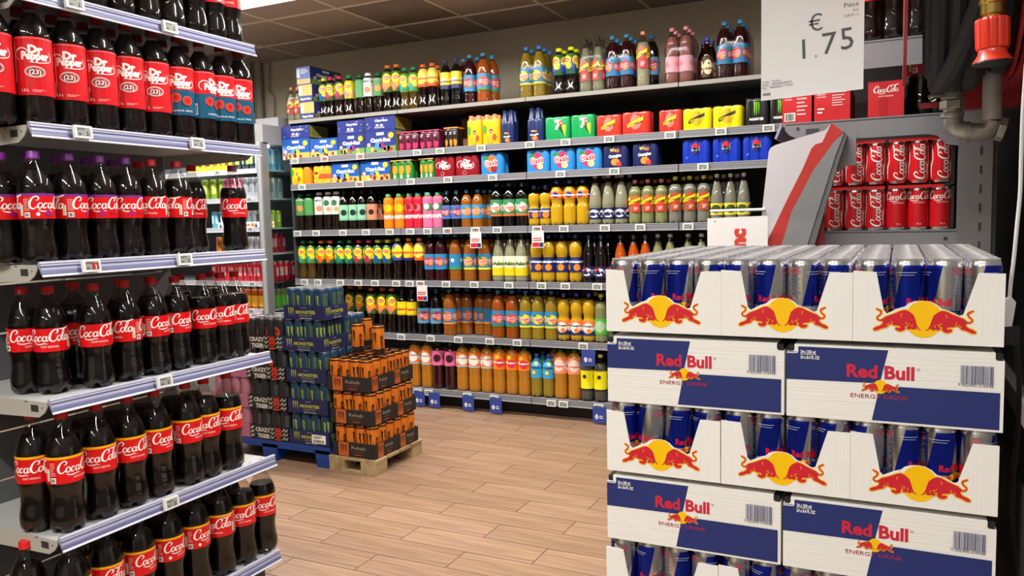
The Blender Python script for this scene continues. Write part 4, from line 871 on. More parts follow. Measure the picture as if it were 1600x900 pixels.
teas('tgreen', 'iced tea bottle with light green label', '#e0d020', '#3c9c8a', '#4f8c3c', '#1c7c4c', liq=liquid('#5c4a1c', 'green_tea')); teas('torange', 'iced tea bottle with orange peach label', '#e8b020', '#e0641c', '#2f6a3c', '#e8702c')
teas('tmint', 'iced tea bottle with dark green lemon label', '#e8dc20', '#1c8c70', '#1c6a4c', '#1c7c4c'); teas('tpink', 'iced tea bottle with raspberry pink label', '#c8c040', '#b02c54', '#3c5c34', '#c02c50'); teas('tblue', 'iced tea bottle with blue lemon label', '#e0d820', '#1c509c', '#2f6a3c', '#d8d820')
teas('tmango', 'large iced tea bottle with mango orange label', '#f0a020', '#e8845a', '#3f6c34', '#d8702c', .325, .0425); teas('tyellow', 'iced tea bottle with yellow label and green cap', '#f0e020', '#e88aa0', '#d8c818', '#1c7c4c')
bt('freezeblue', 'iced tea bottle with deep blue cloudy label', .30, .040, P_TEA, l_dark, .9, '#b8b83c', ART(L_band, '#3c4ca0', 'Lipton', '#c8202e', oval='#f0dc20', size=.2, head=('#d8dce8', .15)), .48, .42, .5)
bt('freezeorange', 'iced tea bottle with orange and navy label', .30, .040, P_TEA, l_dark, .9, '#d87a2c', ART(L_band, '#e8a02c', 'Lipton', '#c8202e', oval='#f4c830', size=.2, foot=('#2c2c6a', .15)), .48, .42, .5)
bt('freezepeach', 'iced tea bottle with pale yellow and orange label', .30, .040, P_TEA, l_dark, .9, '#d8642c', ART(L_band, '#ecc060', 'Lipton', '#c8202e', oval='#f4e050', size=.2, foot=('#d85a2c', .25)), .48, .42, .5)
bt('oasisred', 'dark red fruit drink bottle with blue berry label', .325, .0445, P_RIB, l_purple, .88, '#3a84b4', ART(L_oasis, fruit='#d83448'), .25, .33)
bt('oasisback', 'amber drink bottle turned to blue side text', .325, .0445, P_RIB, l_amber, .88, '#3a84b4', ART(L_band, '#2c80b0', '', foot=('#3c9a50', .14), dcol2=('#e8f0f4', .6, .3)), .25, .33)
bt('oasisorange', 'amber fruit drink bottle with blue and yellow label', .325, .0465, P_RIB, l_amber, .88, '#3a84b4', ART(L_oasis, fruit='#f0a82c', foot='#e8d82c'), .25, .33)
bt('oasispeach', 'amber fruit drink bottle with blue peach label', .325, .0475, P_RIB, l_amber, .88, '#3a84b4', ART(L_oasis, fruit='#ec6a3c', foot='#e88a3c'), .25, .33)
bt('oasistrop', 'orange fruit drink bottle with blue and green label', .325, .0475, P_RIB, liquid('#b85c18', 'tropical'), .88, '#3a84c0', ART(L_oasis, fruit='#d83c48', foot='#2f8c4c'), .25, .33)
bt('oasisyellow', 'yellow fruit drink bottle with blue lemon label', .325, .0455, P_RIB, l_yel, .88, '#2f74c0', ART(L_oasis, fruit='#ecd82c', foot='#e0d43c'), .25, .33)
bt('oasisblack', 'black fruit drink bottle with pale blue label', .325, .0465, P_RIB, l_black, .88, '#2c5c98', ART(L_oasis, fruit='#a8284c', band='#5c94b8'), .25, .33)
bt('pulco', 'pale lemonade bottle with white and yellow label', .325, .0435, P_CONE, l_clear, .86, '#3a5a4a', ART(L_band, '#e8e4c8', 'Pulco', '#1c5c3c', foot=('#dcc81c', .42), disc=('#c8d040', .66, .3), size=.22, wy=.62), .13, .40)
bt('orangina2', 'yellow orange-soda bottle with navy label', .31, .0435, P_CURVY, l_yor, .86, '#27408c', ART(L_band, '#1c2a66', 'Orangina', disc=('#f08a2c', .33, .5), size=.16, wy=.7, head=('#c8d0e0', .05)), .22, .31, petal=5)
bt('orangec', 'orange soda bottle in a tapering neck', .30, .042, P_CONE, l_oj, .84, '#303030', ART(L_band, '#d84c1c', '', size=.2), .15, .22)
bt('limec', 'clear lemonade bottle with red label edge', .305, .042, P_CONE, l_green, .84, '#a8a8a8', ART(L_band, '#c8402c', '', size=.2), .30, .20)
bt('schwdark', 'black soda bottle with bright yellow label', .32, .0405, P_ROUND, l_black, .9, '#1c2a5c', ART(L_band, '#ecd41c', 'Lipton', '#c8202e', foot=('#d8a81c', .12), size=.22), .42, .30)
bt('cara', 'curvy yellow soda bottle with orange and navy label', .315, .043, P_CURVY, l_yor, .86, '#2c3c9c', ART(L_band, '#ec7424', 'Orangina', '#1f2f6a', oval='#ecdcd0', foot=('#1f2f6a', .32), disc=('#f08030', .3, .35), size=.14, wy=.62), .14, .31, petal=5)
bt('lime', 'pale green soda bottle with bright green label', .31, .042, P_ROUND, l_green, .84, '#c8c83c', ART(L_band, '#4cb83c', '', '#1c5c2c', oval='#a8c8a0', size=.2), .18, .32, petal=5)
bt('trop', 'orange drink bottle with orange and white label', .325, .0465, P_SQUAT, l_or, .94, '#1c6a44', ART(L_band, '#ee7a2c', 'Tropico', '#c85a2c', oval='#ece8e0', size=.14, foot=('#a8c8d8', .08), wy=.6), .52, .32, .4)
bt('cassis', 'dark berry drink bottle with pink label', .325, .0465, P_SQUAT, l_purple, .94, '#1c6a44', ART(L_band, '#e06a98', '', '#3c1420', dcol2=('#3c1424', .5, .6), size=.2), .52, .32, .4)
bt('tropred', 'orange drink bottle with tropical red fruit label', .325, .0462, P_SQUAT, l_or, .94, '#1c6a44', ART(L_band, '#f07c1c', 'Tropico', '#ffffff', disc=('#d82c44', .4, .62), dcol2=('#e8d02c', .78, .3), size=.14, wy=.45), .52, .34, .4)
bt('water', 'pale yellow flavoured water bottle with light blue label', .285, .0412, P_ROUND, l_yel, .9, '#2c4a9c', ART(L_band, '#3c9cc8', 'Volvic', '#1c2c6a', dcol2=('#e8dc3c', .3, .3), disc=('#e8dc3c', .75, .3), size=.14, wy=.55), .45, .46, petal=5)
bt('tropguava', 'orange drink bottle with pale coral label', .325, .0465, P_SQUAT, l_or, .94, '#1c7a4c', ART(L_band, '#ec8c64', 'Tropico', '#c8202e', oval='#e8d0c0', size=.14), .52, .34, .4)
bt('citron', 'clear water bottle with bright yellow lemon label', .305, .0445, P_ROUND, liquid('#5a5c58', 'still_water'), .82, '#c8c060', ART(L_band, '#f0e41c', '', '#222222', dcol2=('#222222', .7, .28), size=.16, foot=('#222222', .08), wy=.4), .24, .42, petal=5)
bt('small_clear', 'small clear bottle with orange cap in shrink wrap', .25, .033, P_CONE, l_clear, .8, '#e8764c', ART(L_schweppes, panel='#c84a3c'), .2, .45)
bt('citrusbig', 'tall clear citrus drink bottle with dark cap', .33, .041, P_CONE, l_clear, .82, '#2c2a2a', ART(L_schweppes, panel='#c84a48'), .2, .4)
bt('citruspeach', 'tall pale citrus soda bottle with peach cap', .33, .040, P_ROUND, l_clear, .8, '#ec9480', ART(L_schweppes, panel='#c8202e'), .33, .42)
bt('pinktonic', 'pink tonic bottle with pink label and cap', .325, .041, P_ROUND, l_pink, .84, '#e88a94', ART(L_band, '#ecb0bc', '', '#5a2030', size=.25, dcol2=('#e88a9c', .5, .4)), .20, .28)
bt('mate', 'brown glass mate bottle with cream oval label', .245, .032, P_BEER, l_brown, .84, '#2a3c94', ART(L_band, '#3a1c0a', 'CLUB-MATE', '#1c1c3c', oval='#e8cfa0', size=.14, wy=.42, disc=('#2a3c74', .68, .18)), .06, .48, .45, glassy=clear('brown_glass', '#a8693c', 1.5))
bt('colayellow', 'black iced drink bottle with yellow label', .31, .040, P_ROUND, l_black, .88, '#2c3470', ART(L_band, '#ecc81c', 'Lipton', '#2c2c3c', foot=('#1f2a5c', .25), dcol2=('#e8e0d0', .5, .5), size=.16), .36, .36)

def row(level, kinds, py, back=None, r=.045, dy=None, faces=None, nm=None):
    """kinds: list of (key, [x...]) on a back rack shelf"""
    z = BZ[level]-.003; its = []
    for key, xs in kinds:
        kd = K[key]
        for x in xs:
            y = BY+.012+kd['R']+random.uniform(0, .012)
            f = math.atan2(-y, -x)+PI/2; its.append((place(kd, (x, y, z), f*.6+random.uniform(-.25, .25)), kd['desc']))
    its.sort(key=lambda q: q[0].location.x)
    name_row(its, f'{SN[level]} shelf', f'bottles on the {SN[level]} shelf of the back rack')
def row2(level, kinds, dy=.10):
    z = BZ[level]-.003; its = []
    for key, xs in kinds:
        kd = K[key]
        for x in xs: its.append((place(kd, (x, BY+.012+kd['R']+dy, z), random.uniform(-3, 3)), kd['desc']))
    its.sort(key=lambda q: q[0].location.x)
    name_row(its, f'back row, {SN[level]} shelf', f'bottles behind on the {SN[level]} shelf of the back rack')
Y4 = [('greentea', [-4.09]), ('greentea2', [-4.01]), ('whitetea', [-3.915]), ('whitetea2', [-3.827, -3.75]), ('minttea', [-3.679, -3.6, -3.52]), ('salmontea', [-3.437]),
  ('poporange', [-3.284, -3.193]), ('popred', [-3.109, -3.037]), ('poppink', [-2.952, -2.874]), ('oasispurple', [-2.802, -2.725]), ('oasisamber', [-2.65, -2.565]), ('oasisgreen', [-2.414, -2.323, -2.232]),
  ('orangina', [-2.141, -2.059]), ('fanta', [-1.978, -1.889, -1.801]), ('ifri', [-1.715, -1.63, -1.542]), ('schorange', [-1.456, -1.374, -1.29]), ('schyellow', [-1.204, -1.118, -1.034]), ('spring', [-0.955, -0.878, -0.801])]
row(4, Y4, 325)
row2(4, [('greentea', [-4.126]), ('salmontea', [-3.65, -3.429]), ('poporange', [-3.227]), ('poppink', [-2.903]), ('oasisamber', [-2.559, -2.509]), ('oasisgreen', [-2.416, -2.324, -2.243]), ('orangina', [-2.144]), ('fanta', [-1.965, -1.875]), ('ifri', [-1.69, -1.604, -1.52]), ('schorange', [-1.44, -1.354, -1.269]), ('schyellow', [-1.177, -1.095, -1.014]), ('spring', [-0.934, -0.855])])
Y5 = [('tgreen', [-4.09, -4.007]), ('torange', [-3.919, -3.827]), ('tmint', [-3.736, -3.647]), ('tpink', [-3.562, -3.479]), ('tblue', [-3.399, -3.315]), ('freezeblue', [-3.22]), ('freezeorange', [-3.131]), ('freezepeach', [-3.041]),
  ('oasisred', [-2.952, -2.862]), ('oasisback', [-2.748]), ('oasisorange', [-2.637, -2.524]), ('pulco', [-2.415, -2.328, -2.241]), ('orangina2', [-2.131, -2.044, -1.953, -1.856]), ('ifriblack', [-1.768, -1.682]), ('orangec', [-1.556, -1.47, -1.393]), ('limec', [-1.316, -1.237, -1.127, -1.046])]
row(5, Y5, 410)
row2(5, [('tgreen', [-4.125]), ('torange', [-3.949]), ('tmint', [-3.76]), ('tpink', [-3.587]), ('tblue', [-3.419, -3.333]), ('oasisred', [-2.959]), ('oasisback', [-2.864, -2.744]), ('oasisorange', [-2.626, -2.52]), ('pulco', [-2.416, -2.329, -2.242]), ('orangina2', [-2.124, -2.036, -1.94]), ('ifriblack', [-1.854, -1.761, -1.669])])
Y6 = [('tmango', [-3.468, -3.371, -3.286]), ('schwdark', [-3.198, -3.115]), ('oasisblack', [-3.023, -2.922]), ('oasispeach', [-2.81]), ('oasistrop', [-2.425, -2.323]), ('oasisyellow', [-2.218, -2.131, -2.035]), ('cara', [-1.946, -1.857, -1.771]), ('lime', [-1.689])]
row(6, Y6, 490)
row2(6, [('tmango', [-3.73, -3.634]), ('oasisblack', [-3.015]), ('oasispeach', [-2.913, -2.802, -2.724, -2.616, -2.546]), ('oasistrop', [-2.416]), ('oasisyellow', [-2.309, -2.213, -2.118]), ('cara', [-2.025, -1.933, -1.843]), ('lime', [-1.758, -1.679])])
Y7 = [('trop', [-3.114, -3.005]), ('cassis', [-2.915, -2.815]), ('trop', [-2.716, -2.619, -2.524]), ('tropred', [-2.425, -2.33, -2.237]), ('water', [-2.145, -2.061]), ('tropguava', [-1.972, -1.877]), ('citron', [-1.787, -1.697])]
row(7, Y7, 570)
row2(7, [('trop', [-3.118, -2.731, -2.623]), ('cassis', [-2.917]), ('tropred', [-2.521, -2.426, -2.327]), ('water', [-2.144]), ('tropguava', [-2.055, -1.957]), ('citron', [-1.866, -1.776])])
# --- top shelf bottles and shrink packs
row(1, [('tyellow', [-3.597]), ('tpink', [-3.765, -3.681]), ('tblue', [-3.83]), ('greentea2', [-3.495]), ('whitetea', [-3.422]), ('greentea', [-3.342]),
        ('tmango', [-3.26, -3.185]), ('tgreen', [-3.11, -3.041]), ('freezepeach', [-2.965, -2.888]), ('colayellow', [-2.782, -2.697]), ('oasisred', [-2.599]), ('oasistrop', [-2.495]), ('citruspeach', [-1.398]), ('mate', [-1.009])], 140)
row2(1, [('freezepeach', [-2.904]), ('oasisred', [-2.697]), ('oasistrop', [-2.592, -2.479]), ('schorange', [-3.286]), ('mate', [-1.054, -1.001]), ('oasisblack', [-1.373])], .105)
FILM = clear('shrink_film', '#eeeef0', 1.25, .12)
def lobed(nx, ny, d, e=.0015, n=8):                  # outline of nx by ny bottles hugged by film
    R = d/2+e; pts = []
    for i in range(nx):
        for k in range(n+1):
            t = PI+PI*k/n
            if (i == 0 or k > 1) and (i == nx-1 or k < n-1): pts.append((i*d+R*math.cos(t), max(R*math.sin(t), -R) if True else 0))
    for j in range(1, ny):
        for k in range(n+1):
            if 1 < k < n-1 or j == ny-1 and k >= 2: t = -PI/2+PI*k/n; pts.append(((nx-1)*d+R*math.cos(t), j*d+R*math.sin(t)))
    for i in range(nx-1, -1, -1):
        for k in range(n+1):
            if 1 < k < n-1: t = PI*k/n; pts.append((i*d+R*math.cos(t), (ny-1)*d+R*math.sin(t)))
    for j in range(ny-2, -1, -1):
        for k in range(n+1):
            if 1 < k < n-1: t = PI/2+PI*k/n; pts.append((R*math.cos(t), j*d+R*math.sin(t)))
    out = [pts[0]]
    for p in pts[1:]:
        if math.dist(p, out[-1]) > .002: out.append(p)
    return out
def bottlepack(key, nx, ny, x, level, desc, yoff=0):  # x = centre of the front pair; one thing: film plus bottles
    kd = K[key]; d = kd['R']*2+.001; y = BY+.014+kd['R']+yoff; z = BZ[level]-.003
    t = thing('bottle_pack', desc, 'bottle pack', (x-(nx-1)*d/2, y, z), 0, 'shrink-wrapped packs of drinks')
    for j in range(ny):
        for i in range(nx):
            b = ob('bottle', None, t, (i*d, j*d, 0), -.25+random.uniform(-.2, .2))
            for p in kd['parts']: ob(p[0], p[1], b)
    w = (nx-1)*d; e = (ny-1)*d; R = kd['R']+.002; H = kd['H']; ring = lambda s, zz: [(w/2+(w/2+R)*s*c, e/2+(e/2+R)*s*q) for c, q in ((-1, -.75), (-.9, -.93), (-.75, -1), (-.2, -1), (0, -.97), (.2, -1), (.75, -1), (.9, -.93), (1, -.75), (1, .75), (.75, 1), (-.75, 1), (-1, .75))]
    mb = MB(); lv = [(1, .004), (1, .35), (1, .6*H/H*H), (.93, .78*H), (.80, .88*H)]; lv = [(1, .004), (1.0, .3*H), (1.0, .62*H), (.93, .78*H), (.82, .86*H)]
    vs = []; fs = []; n = 13
    for s_, zz in lv: vs += [(p[0], p[1], zz) for p in ring(s_, zz)]
    for a_ in range(len(lv)-1):
        for k in range(n): fs.append((a_*n+k, a_*n+(k+1) % n, (a_+1)*n+(k+1) % n, (a_+1)*n+k))
    ob('film', mb.add(vs, fs, FILM).mesh('film', True, 60), t)
tx = [-4.054, -2.13, -1.903, -1.723, -1.544, -1.176, -0.867]
bottlepack('small_clear', 2, 2, [-4.096][0], 1, 'shrink pack of small clear bottles at the far left end of the top shelf')
bottlepack('oasisyellow', 2, 3, tx[1], 1, 'shrink pack of yellow fruit drink bottles with blue lemon labels, top shelf')
bottlepack('tblue', 2, 2, tx[2], 1, 'shrink pack of yellow-capped iced tea bottles, top shelf')
bottlepack('citrusbig', 2, 2, tx[3], 1, 'shrink pack of tall clear citrus bottles with dark caps, top shelf')
bottlepack('oasisred', 2, 3, tx[4], 1, 'shrink pack of dark red bottles left of the pale citrus bottle, top shelf')
bottlepack('pinktonic', 2, 3, tx[5], 1, 'shrink pack of pink tonic bottles with pink caps, top shelf')
bottlepack('oasisred', 2, 3, tx[6], 1, 'shrink pack of dark red bottles right of the brown mate bottle, top shelf')
# --- can packs: printed film hugging 3x2 cans, lids showing
def packmesh(nx, ny, d, h, m, topc=None):
    o_ = lobed(nx, ny, d); mb = MB(); n = len(o_); cx = (nx-1)*d/2; cy = (ny-1)*d/2; vs = []; fs = []
    for s_, zz in ((.985, .001), (1, .006), (1, h-.014), (.985, h-.007), (.93, h-.002)): vs += [(cx+(p[0]-cx)*s_, cy+(p[1]-cy)*s_, zz) for p in o_]
    for a_ in range(4):
        for k in range(n): fs.append((a_*n+k, a_*n+(k+1) % n, (a_+1)*n+(k+1) % n, (a_+1)*n+k))
    mb.add(vs, fs, m); mb.add([vs[4*n+k] for k in range(n)], [tuple(t) for t in tessellate_polygon([[Vector((vs[4*n+k][0], vs[4*n+k][1], 0)) for k in range(n)]])], topc or m)
    return mb.mesh('film', True, 40)
LIDM = MB().lathe([(.0245, 0), (.0255, .003), (.0245, .0035), (.0225, .0015), (.0001, .0012)], 14, SILVER, close=False).mesh('can_lid')
PKM = {}
def canpack(x0, x1, level, desc, ground, art, h=.125, ny=2, nx=3, group='can packs on the back rack', yo=0, topc=None, card=None, lid=True, zoff=0):
    w = x1-x0; d = w/nx-.0004; gm = mat('film_'+ground.strip('#'), ground, .28, coat=.25)
    t = thing('can_pack', desc, 'can pack', (x0+d/2, BY+.012+d/2+yo, BZ[level]-.003+zoff), 0, group)
    ob('printed_film', packmesh(nx, ny, d, h, gm, mat('ink_top', topc, .4) if topc else None), t)
    if lid:
        for j in range(ny):
            for i in range(nx): ob('can_lid', LIDM, t, (i*d, j*d, h-.0025))
    if art:
        a = art(w, h); R = d/2+.0017
        def mp(u, v, o):                              # u from 0 (pack left edge) to w, follows the lobes
            i = min(nx-1, max(0, int((u)/d))); c = i*d+d/2; q = (u-c)
            yy = math.sqrt(max(0, R*R-q*q)); return (u-d/2, -(max(yy, R*.74))-o-.0008, v)
        ob('printed_logo', a.mesh('logo', mp, maxlen=.008, step=.0004), t)
    if card: ob('card_top', MB().box(-d/2-.002, -d/2-.003, h+.001, w-d/2+.002, (ny-.5)*d+.002, h+.009, mat('card_'+card.strip('#'), card, .5)).mesh('card_top', False), t)
    return t
def A_7up(w, h):
    a = Art(); a.poly([(w*.50, h*.60), (w*.66, h*.80), (w*.84, h*.12), (w*.88, h*.62), (w*.72, h*.66)], ink('#a8d82c')); a.poly([(w*.50, h*.60), (w*.60, h*.72), (w*.84, h*.12)], ink('#123c1c')); a.text('7', w*.56, h*.48, h*.52, WHITE, bold=.06); a.ell(w*.66, h*.72, w*.075, h*.11, ink('#c8202e')); a.text('UP', w*.66, h*.68, h*.11, WHITE, bold=.03); return a
def A_sch(w, h, c='#f0dc1c', t='#2a2a2a'):
    a = Art(); a.ell(w*.5, h*.55, w*.2, h*.32, ink('#e8806a' if c == '#f0dc1c' else '#c8a81c')); a.poly([(w*.22, h*.32), (w*.22, h*.48), (w*.78, h*.78), (w*.78, h*.62)], ink(c)); a.text('Schweppes', w*.5, h*.46, h*.15, ink(t), rot=.22, width=w*.52, bold=.02); return a
def A_oasis(w, h, f='#d83060', f2='#e8c890'):
    a = Art(); a.ell(w*.5, h*.5, w*.26, h*.36, ink(f)); a.ell(w*.62, h*.28, w*.13, h*.15, ink(f2)); a.ell(w*.28, h*.72, w*.1, h*.1, ink('#2f8a3a')); a.text('Oasis', w*.5, h*.42, h*.34, WHITE, bold=.12, rot=.1, width=w*.62); a.text('Oasis', w*.5, h*.42, h*.34, ink('#b8102c'), bold=.02, rot=.1, width=w*.6); return a
def A_pep(w, h):
    a = Art(); a.ell(w*.5, h*.6, w*.155, h*.24, WHITE); a.ring(w*.5, h*.6, w*.155, h*.24, .003, ink('#1a1c3c')); a.poly([(w*.36, h*.64)]+[(w*.5+w*.14*math.cos(t*PI/10), h*.62+h*.2*math.sin(t*PI/10)) for t in range(9, 0, -1)]+[(w*.64, h*.66)], ink('#d81c2c')); a.poly([(w*.37, h*.53)]+[(w*.5+w*.14*math.cos(-t*PI/10), h*.57+h*.2*math.sin(-t*PI/10)) for t in range(9, 0, -1)]+[(w*.63, h*.53)], ink('#14246a')); a.text('PEPSI', w*.5, h*.55, h*.13, ink('#101018'), bold=.06, width=w*.24); a.lines(w*.16, h*.22, w*.26, h*.32, ink('#8aa0e8'), 2); return a
def A_org(w, h):
    a = Art(); a.ell(w*.5, h*.28, w*.17, h*.15, ink('#f08a2c')); a.rect(w*.56, h*.1, w*.74, h*.28, ink('#d8303c')); a.text("90's", w*.42, h*.72, h*.18, ink('#e8c86a'), bold=.03, width=w*.25); a.text('Orangina', w*.5, h*.48, h*.17, WHITE, bold=.05, rot=.1, width=w*.5); a.ell(w*.6, h*.75, w*.07, h*.08, ink('#c86a3c')); return a
def A_pepper(w, h): a = Art(); a.put(PEP, w*.5, h*.60, w*.20); a.ring(w*.42, h*.18, w*.1, h*.09, .002, ink('#e8b0b0')); return a
def A_monster(w, h, c='#8ad82c', word=True):
    a = Art()
    for i, dx in enumerate((-.09, 0, .09)):
        x = w*(.5+dx); a.stroke([(x-w*.02, h*.88, w*.05), (x+w*.005, h*.7, w*.045), (x-w*.012, h*.55, w*.03), (x+w*.008, h*(.42 if i != 1 else .38), .001)], ink(c))
    if word: a.text('MONSTER', w*.5, h*.22, h*.12, WHITE, bold=.05, width=w*.62)
    return a
def A_tea(w, h):
    a = Art(); a.ell(w*.55, h*.62, w*.2, h*.26, ink('#f0dc20')); a.ell(w*.55, h*.62, w*.15, h*.1, ink('#c8202e')); a.text('Lipton', w*.55, h*.58, h*.1, WHITE, width=w*.24); a.ell(w*.2, h*.7, w*.13, h*.2, ink('#4c9a2c')); a.ell(w*.5, h*.22, w*.2, h*.15, ink('#e8a01c')); a.ell(w*.75, h*.35, w*.12, h*.14, ink('#d84c2c')); return a
def A_peach(w, h):
    a = Art(); a.rect(w*.3, h*.30, w*.98, h*.56, ink('#d8502c')); a.ell(w*.2, h*.6, w*.17, h*.22, ink('#f0c820')); a.ell(w*.2, h*.6, w*.12, h*.08, ink('#c8202e'))
    for cx, cy in ((.15, .2), (.5, .82), (.8, .8), (.4, .12), (.85, .15)): a.ell(w*cx, h*cy, w*.11, h*.1, ink('#f4b040'))
    return a
def A_green(w, h):
    a = Art()
    for c in (.17, .5, .83): a.ell(w*c, h*.55, w*.12, h*.28, ink('#e8942c')); a.rect(w*(c-.05), h*.08, w*(c+.06), h*.26, ink('#d0d8c0')); a.ell(w*(c-.02), h*.84, w*.1, h*.1, ink('#2c6a28'))
    return a
def A_tribe(w, h, c='#d02c5c'):
    a = Art()
    for k in (.15, .5, .85):
        a.ell(w*k, h*.3, w*.11, h*.22, ink(c)); a.ell(w*(k+.02), h*.5, w*.07, h*.08, ink('#2a0c18')); a.lines(w*(k-.1), h*.68, w*(k+.1), h*.86, ink('#d8dce8'), 2, 3)
    return a
x2 = [-3.158, -2.992, -2.984, -2.825, -2.039, -1.866, -1.861, -1.701, -1.689, -1.529, -1.525, -1.347, -1.293, -1.154, -1.149, -0.98, -0.974, -0.804, -0.787, -0.659, -0.654, -0.53]
canpack(x2[0], x2[1], 2, 'dark raspberry can pack with red card top, left of the two, second shelf', '#5a1430', A_tribe, .125, group='red-topped can packs', card='#b82c54')
canpack(x2[2], x2[3], 2, 'dark raspberry can pack with red card top, right of the two, second shelf', '#5a1430', A_tribe, .125, group='red-topped can packs', card='#b82c54')
canpack(x2[4], x2[5], 2, 'green lemonade can pack, left of the two, second shelf', '#0f9a52', A_7up, .150, topc='#0f9a52', lid=False); canpack(x2[6], x2[7], 2, 'green lemonade can pack, right of the two, second shelf', '#0f9a52', A_7up, .150, topc='#0f9a52', lid=False)
canpack(x2[8], x2[9], 2, 'red-orange tonic can pack, leftmost of three, second shelf', '#d43428', A_sch, .135, lid=False, group='red tonic can packs'); canpack(x2[10], x2[11], 2, 'red-orange tonic can pack, middle of three, second shelf', '#d43428', A_sch, .140, lid=False, group='red tonic can packs'); canpack(x2[12], x2[13], 2, 'red-orange tonic can pack beside the yellow packs, second shelf', '#c83428', A_sch, .135, lid=False, group='red tonic can packs')
canpack(x2[14], x2[15], 2, 'yellow tonic can pack, left of the two, second shelf', '#e8d80c', lambda w, h: A_sch(w, h, '#2a2a1c', '#f0dc1c'), .130, group='yellow tonic can packs'); canpack(x2[16], x2[17], 2, 'yellow tonic can pack, right of the two, second shelf', '#e8d80c', lambda w, h: A_sch(w, h, '#2a2a1c', '#f0dc1c'), .130, group='yellow tonic can packs')
canpack(x2[18], x2[19], 2, 'black energy can pack with green claw mark, second shelf beside the yellow packs', '#1c1e1e', A_monster, .155, group='black energy can packs'); canpack(x2[20], x2[21], 2, 'black energy can pack with green claw mark, half behind the price sign', '#1c1e1e', A_monster, .155, group='black energy can packs')
x3 = [-4.142, -4.034, -4.031, -3.958, -3.931, -3.761, -3.226, -3.054, -2.994, -2.877, -2.872, -2.714, -2.709, -2.527, -2.512, -2.342, -2.173, -2.012, -2.008, -1.838, -1.83, -1.659, -1.649, -1.486, -1.461, -1.298, -1.154, -0.988, -0.977, -0.812, -0.805, -0.642]
canpack(x3[0], x3[1], 3, 'yellow iced tea can pack with fruit print, far left of third shelf', '#ecc418', A_tea, .135, nx=2, lid=False); canpack(x3[2], x3[3], 3, 'orange side of an iced tea can pack, third shelf left end', '#ee8c1c', None, .135, nx=1, lid=False); canpack(x3[4], x3[5], 3, 'orange-yellow peach tea can pack, third shelf left of the blue boxes', '#f0ac24', A_peach, .135, lid=False)
canpack(x3[6], x3[7], 3, 'green slim can pack with orange fruit, left of the two, third shelf', '#2f8a34', A_green, .13, card='#e0a868', group='green slim can packs'); canpack(x3[8], x3[9], 3, 'green slim can pack with orange fruit, right of the two, third shelf', '#2f8a34', A_green, .13, nx=2, card='#e0a868', group='green slim can packs')
canpack(x3[10], x3[11], 3, 'dark red spiced soda can pack, left of the two, third shelf', '#8c1020', A_pepper, .145, lid=False, group='dark red can packs'); canpack(x3[12], x3[13], 3, 'dark red spiced soda can pack, right of the two, third shelf', '#8c1020', A_pepper, .145, lid=False, group='dark red can packs')
canpack(x3[14], x3[15], 3, 'blue fruit drink can pack with orange fruit, alone left of the gap, third shelf', '#2c86cc', lambda w, h: A_oasis(w, h, '#ec6a2c', '#8c1c2c'), .15, lid=False, group='blue fruit drink can packs')
for i, nm in enumerate(('leftmost', 'middle', 'rightmost')): canpack(x3[16+2*i], x3[17+2*i], 3, f'blue fruit drink can pack with pink fruit, {nm} of three, third shelf', '#2c86cc', A_oasis, .148, topc='#c8a898', lid=False, group='blue fruit drink can packs')
for i, nm in enumerate(('left', 'right')): canpack(x3[22+2*i], x3[23+2*i], 3, f'navy orange soda can pack, {nm} of the two, third shelf', '#1a2458', A_org, .145, lid=False, group='navy can packs')
for i, nm in enumerate(('leftmost', 'middle', 'rightmost')): canpack(x3[26+2*i], x3[27+2*i], 3, f'bright blue cola can pack with round emblem, {nm} of three, third shelf', '#1034b4', A_pep, .15, lid=False, group='bright blue cola can packs')
# bottle shaped packs on the second shelf
xp = [-2.61, -2.498, -2.496, -2.365, -2.351, -2.258, -2.166, -2.048]
def A_teapack(w, h): return A_tea(w, h*.8)
for i in range(2):
    a = A_tea(xp[1]-xp[0], .17); canpack(xp[2*i], xp[2*i+1], 2, f'yellow film pack of iced tea bottles with orange caps, {"left" if i == 0 else "right"} of the two', '#ecb414', lambda w, h: A_tea(w, h*.85), .175, nx=2, lid=False, group='bottle packs on the second shelf')
    d = (xp[2*i+1]-xp[2*i])/2
    for j in range(2): pass
capm = {c: MB().lathe([(.022, -.012), (.0155, -.002), (.0155, 0), (.017, .001), (.017, .016), (.015, .0175)], 14, mat('cap_'+c.strip('#'), c, .4)).mesh('bottle_neck') for c in ('#e8946a', '#1c2c5c')}
for o in [o for o in C.objects if o.get('label', '').startswith('yellow film pack of iced tea bottles')]:
    for j in range(2):
        for i in range(2): ob('cap', capm['#e8946a'], o, (i*.054*1.05, j*.055, .186))
for i in range(2):
    t = canpack(xp[4+2*i], xp[5+2*i], 2, f'navy film pack of small soda bottles, {"left" if i == 0 else "right"} of the two', '#1a2a5c', lambda w, h: A_org(w, h*.6), .15, nx=2, lid=False, group='bottle packs on the second shelf')
    for j in range(2):
        for k_ in range(2): ob('bottle_neck', MB().lathe([(.026, -.03), (.022, .0), (.013, .035), (.0135, .045), (.014, .058)], 14, mat('film_1a2a5c', '#1a2a5c')).mesh('neck'), t, (k_*(xp[5]-xp[4])/2, j*.05, .16))
po = [-2.781, -2.681]
canpack(po[0], po[1], 2, 'black and orange energy can pack with orange card top, second shelf', '#1c1614', lambda w, h: A_tribe(w, h, '#ec8424'), .13, nx=2, card='#ec8a3c', group='red-topped can packs')
